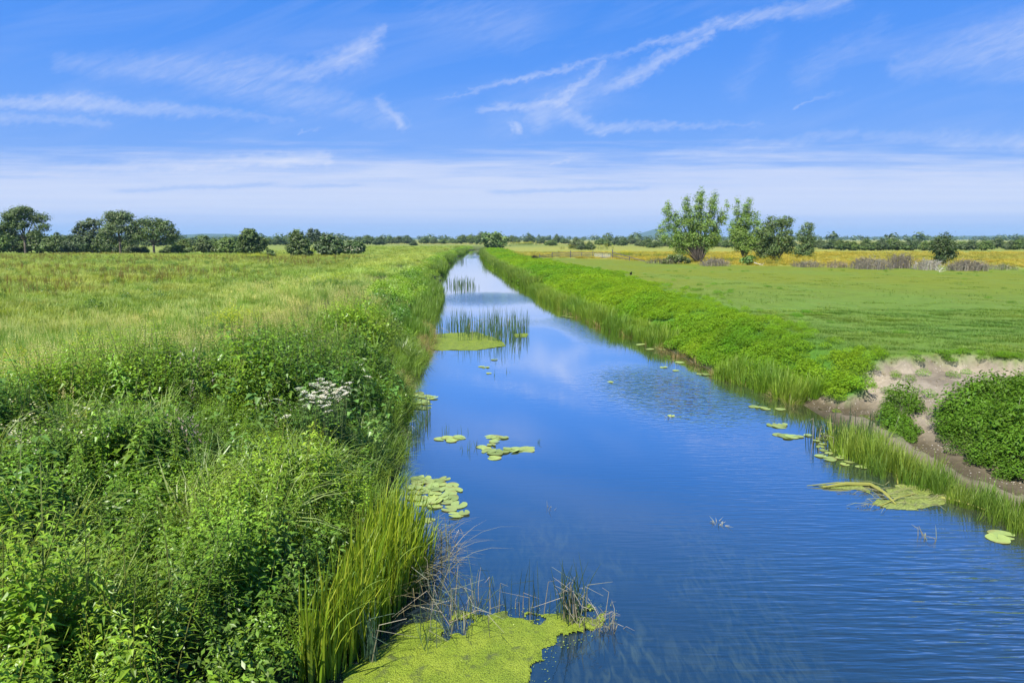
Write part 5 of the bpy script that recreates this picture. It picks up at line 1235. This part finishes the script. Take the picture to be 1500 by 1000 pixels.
thicket('thin brown scrub between the gappy tree and the broad bramble mass', 1225, 392, 30, 12, 150, 3, (.27, .21, .15), green=.2)
thicket('broad purple-grey dead bramble mass in the middle of the right scrub line', 1274, 394, 58, 20, 560, 4, (.24, .205, .165))
thicket('taller dark dead thorn with leafy tips at the end of the broad bramble mass', 1318, 393, 34, 25, 300, 5, (.20, .165, .14), green=.15)
thicket('pale bleached dead scrub left of the lone dark bush', 1357, 395, 34, 18, 260, 6, (.33, .29, .25))
thicket('rounded grey dead bramble mound right of the lone dark bush', 1416, 396, 56, 19, 520, 7, (.235, .20, .16))
thicket('low straggling grey-green scrub at the right end of the scrub line', 1460, 395, 46, 9, 160, 8, (.24, .23, .15), green=.4)
thicket('low dead scrub and tall weeds left of the tall poplar', 970, 386, 50, 10, 200, 9, (.22, .20, .13), green=.5)
thicket('dark sprawling bramble at the left end of the wooden fence', 784, 379.5, 9, 6, 120, 10, (.06, .05, .04), 'bramble', 'bramble', green=.3)
def branch():
    p = G(1376, 398, 1.2); t = empty('fallen_branch', (p.x, p.y, H1(p.x, p.y)), 'bleached white fallen branch at the foot of the lone dark bush', 'branch'); mb = MB()
    for pts, r in (([(0, 0, .02), (.15, .05, .35), (.75, .2, .8)], .05), ([(.1, 0, .2), (-.25, .1, .55), (-.4, .1, .95)], .04), ([(.3, .1, .5), (.9, 0, .45)], .03), ([(0, 0, .05), (-.5, 0, .3), (-.9, .1, .7)], .04), ([(.0, 0, .02), (.5, -.1, .12), (1.1, 0, .3)], .035)):
        mb.tube(pts, [r * (1 - .6 * i / (len(pts) - 1)) for i in range(len(pts))], 5, (.62, .58, .52))
    mb.build('limbs', M_TWIG, t); t.scale = (.62, .62, .62)
    p = G(1110, 388.5, 1.2); t = empty('fallen_branch', (p.x, p.y, H1(p.x, p.y)), 'pale fallen log lying right of the small bright green bush', 'branch'); mb = MB()
    mb.tube([(-.5, 0, .35), (0, 0, .18), (.6, -.1, .06)], [.06, .07, .05], 6, (.6, .56, .48)); mb.tube([(0, 0, .2), (.9, .2, .22)], [.04, .02], 5, (.55, .5, .42)); mb.build('limbs', M_TWIG, t)
    p = G(924, 403, 1.2); t = empty('dead_stump', (p.x, p.y, H1(p.x, p.y)), 'small dark stub standing alone in the grazed field below the gate', 'stump'); mb = MB()
    mb.tube([(0, 0, -.05), (.01, 0, .12), (.05, 0, .24)], [.11, .10, .05], 7, (.018, .016, .014)); mb.tube([(.03, 0, .2), (.10, 0, .3)], [.04, .015], 5, (.018, .016, .014)); mb.build('stub', M_TWIG, t)
branch()

# ------------------------------------------------------------------ air: pale blue haze round the whole scene
def haze(density=1.1e-4):
    me = bpy.data.meshes.new('haze'); x0, x1, y0, y1, z0, z1 = -6800, 6800, -60, 7400, -2.4, 95
    V = [(x, y, z) for z in (z0, z1) for x, y in ((x0, y0), (x1, y0), (x1, y1), (x0, y1))]
    me.from_pydata(V, [], [(3, 2, 1, 0), (4, 5, 6, 7), (0, 1, 5, 4), (1, 2, 6, 5), (2, 3, 7, 6), (3, 0, 4, 7)])
    m, nt, out = new_mat('haze_air'); v = N(nt, 'ShaderNodeVolumePrincipled'); v.inputs['Density'].default_value = density; v.inputs['Color'].default_value = (.42, .73, 1, 1); v.inputs['Anisotropy'].default_value = 0
    nt.links.new(v.outputs[0], out.inputs['Volume']); me.materials.append(m)
    o = bpy.data.objects.new('haze', me); COL.objects.link(o); tag(o, 'thin blue haze over the plain', None, None, 'stuff')
haze()

# ------------------------------------------------------------------ render settings
SC.view_settings.view_transform = 'Standard'; SC.view_settings.look = 'None'; SC.view_settings.gamma = 1; SC.view_settings.exposure = 0.70
cy = SC.cycles; cy.max_bounces = 5; cy.diffuse_bounces = 3; cy.glossy_bounces = 3; cy.transmission_bounces = 3; cy.volume_bounces = 0; cy.transparent_max_bounces = 4
cy.caustics_reflective = False; cy.caustics_refractive = False; cy.sample_clamp_indirect = 6; cy.use_denoising = True; cy.denoising_prefilter = 'ACCURATE'
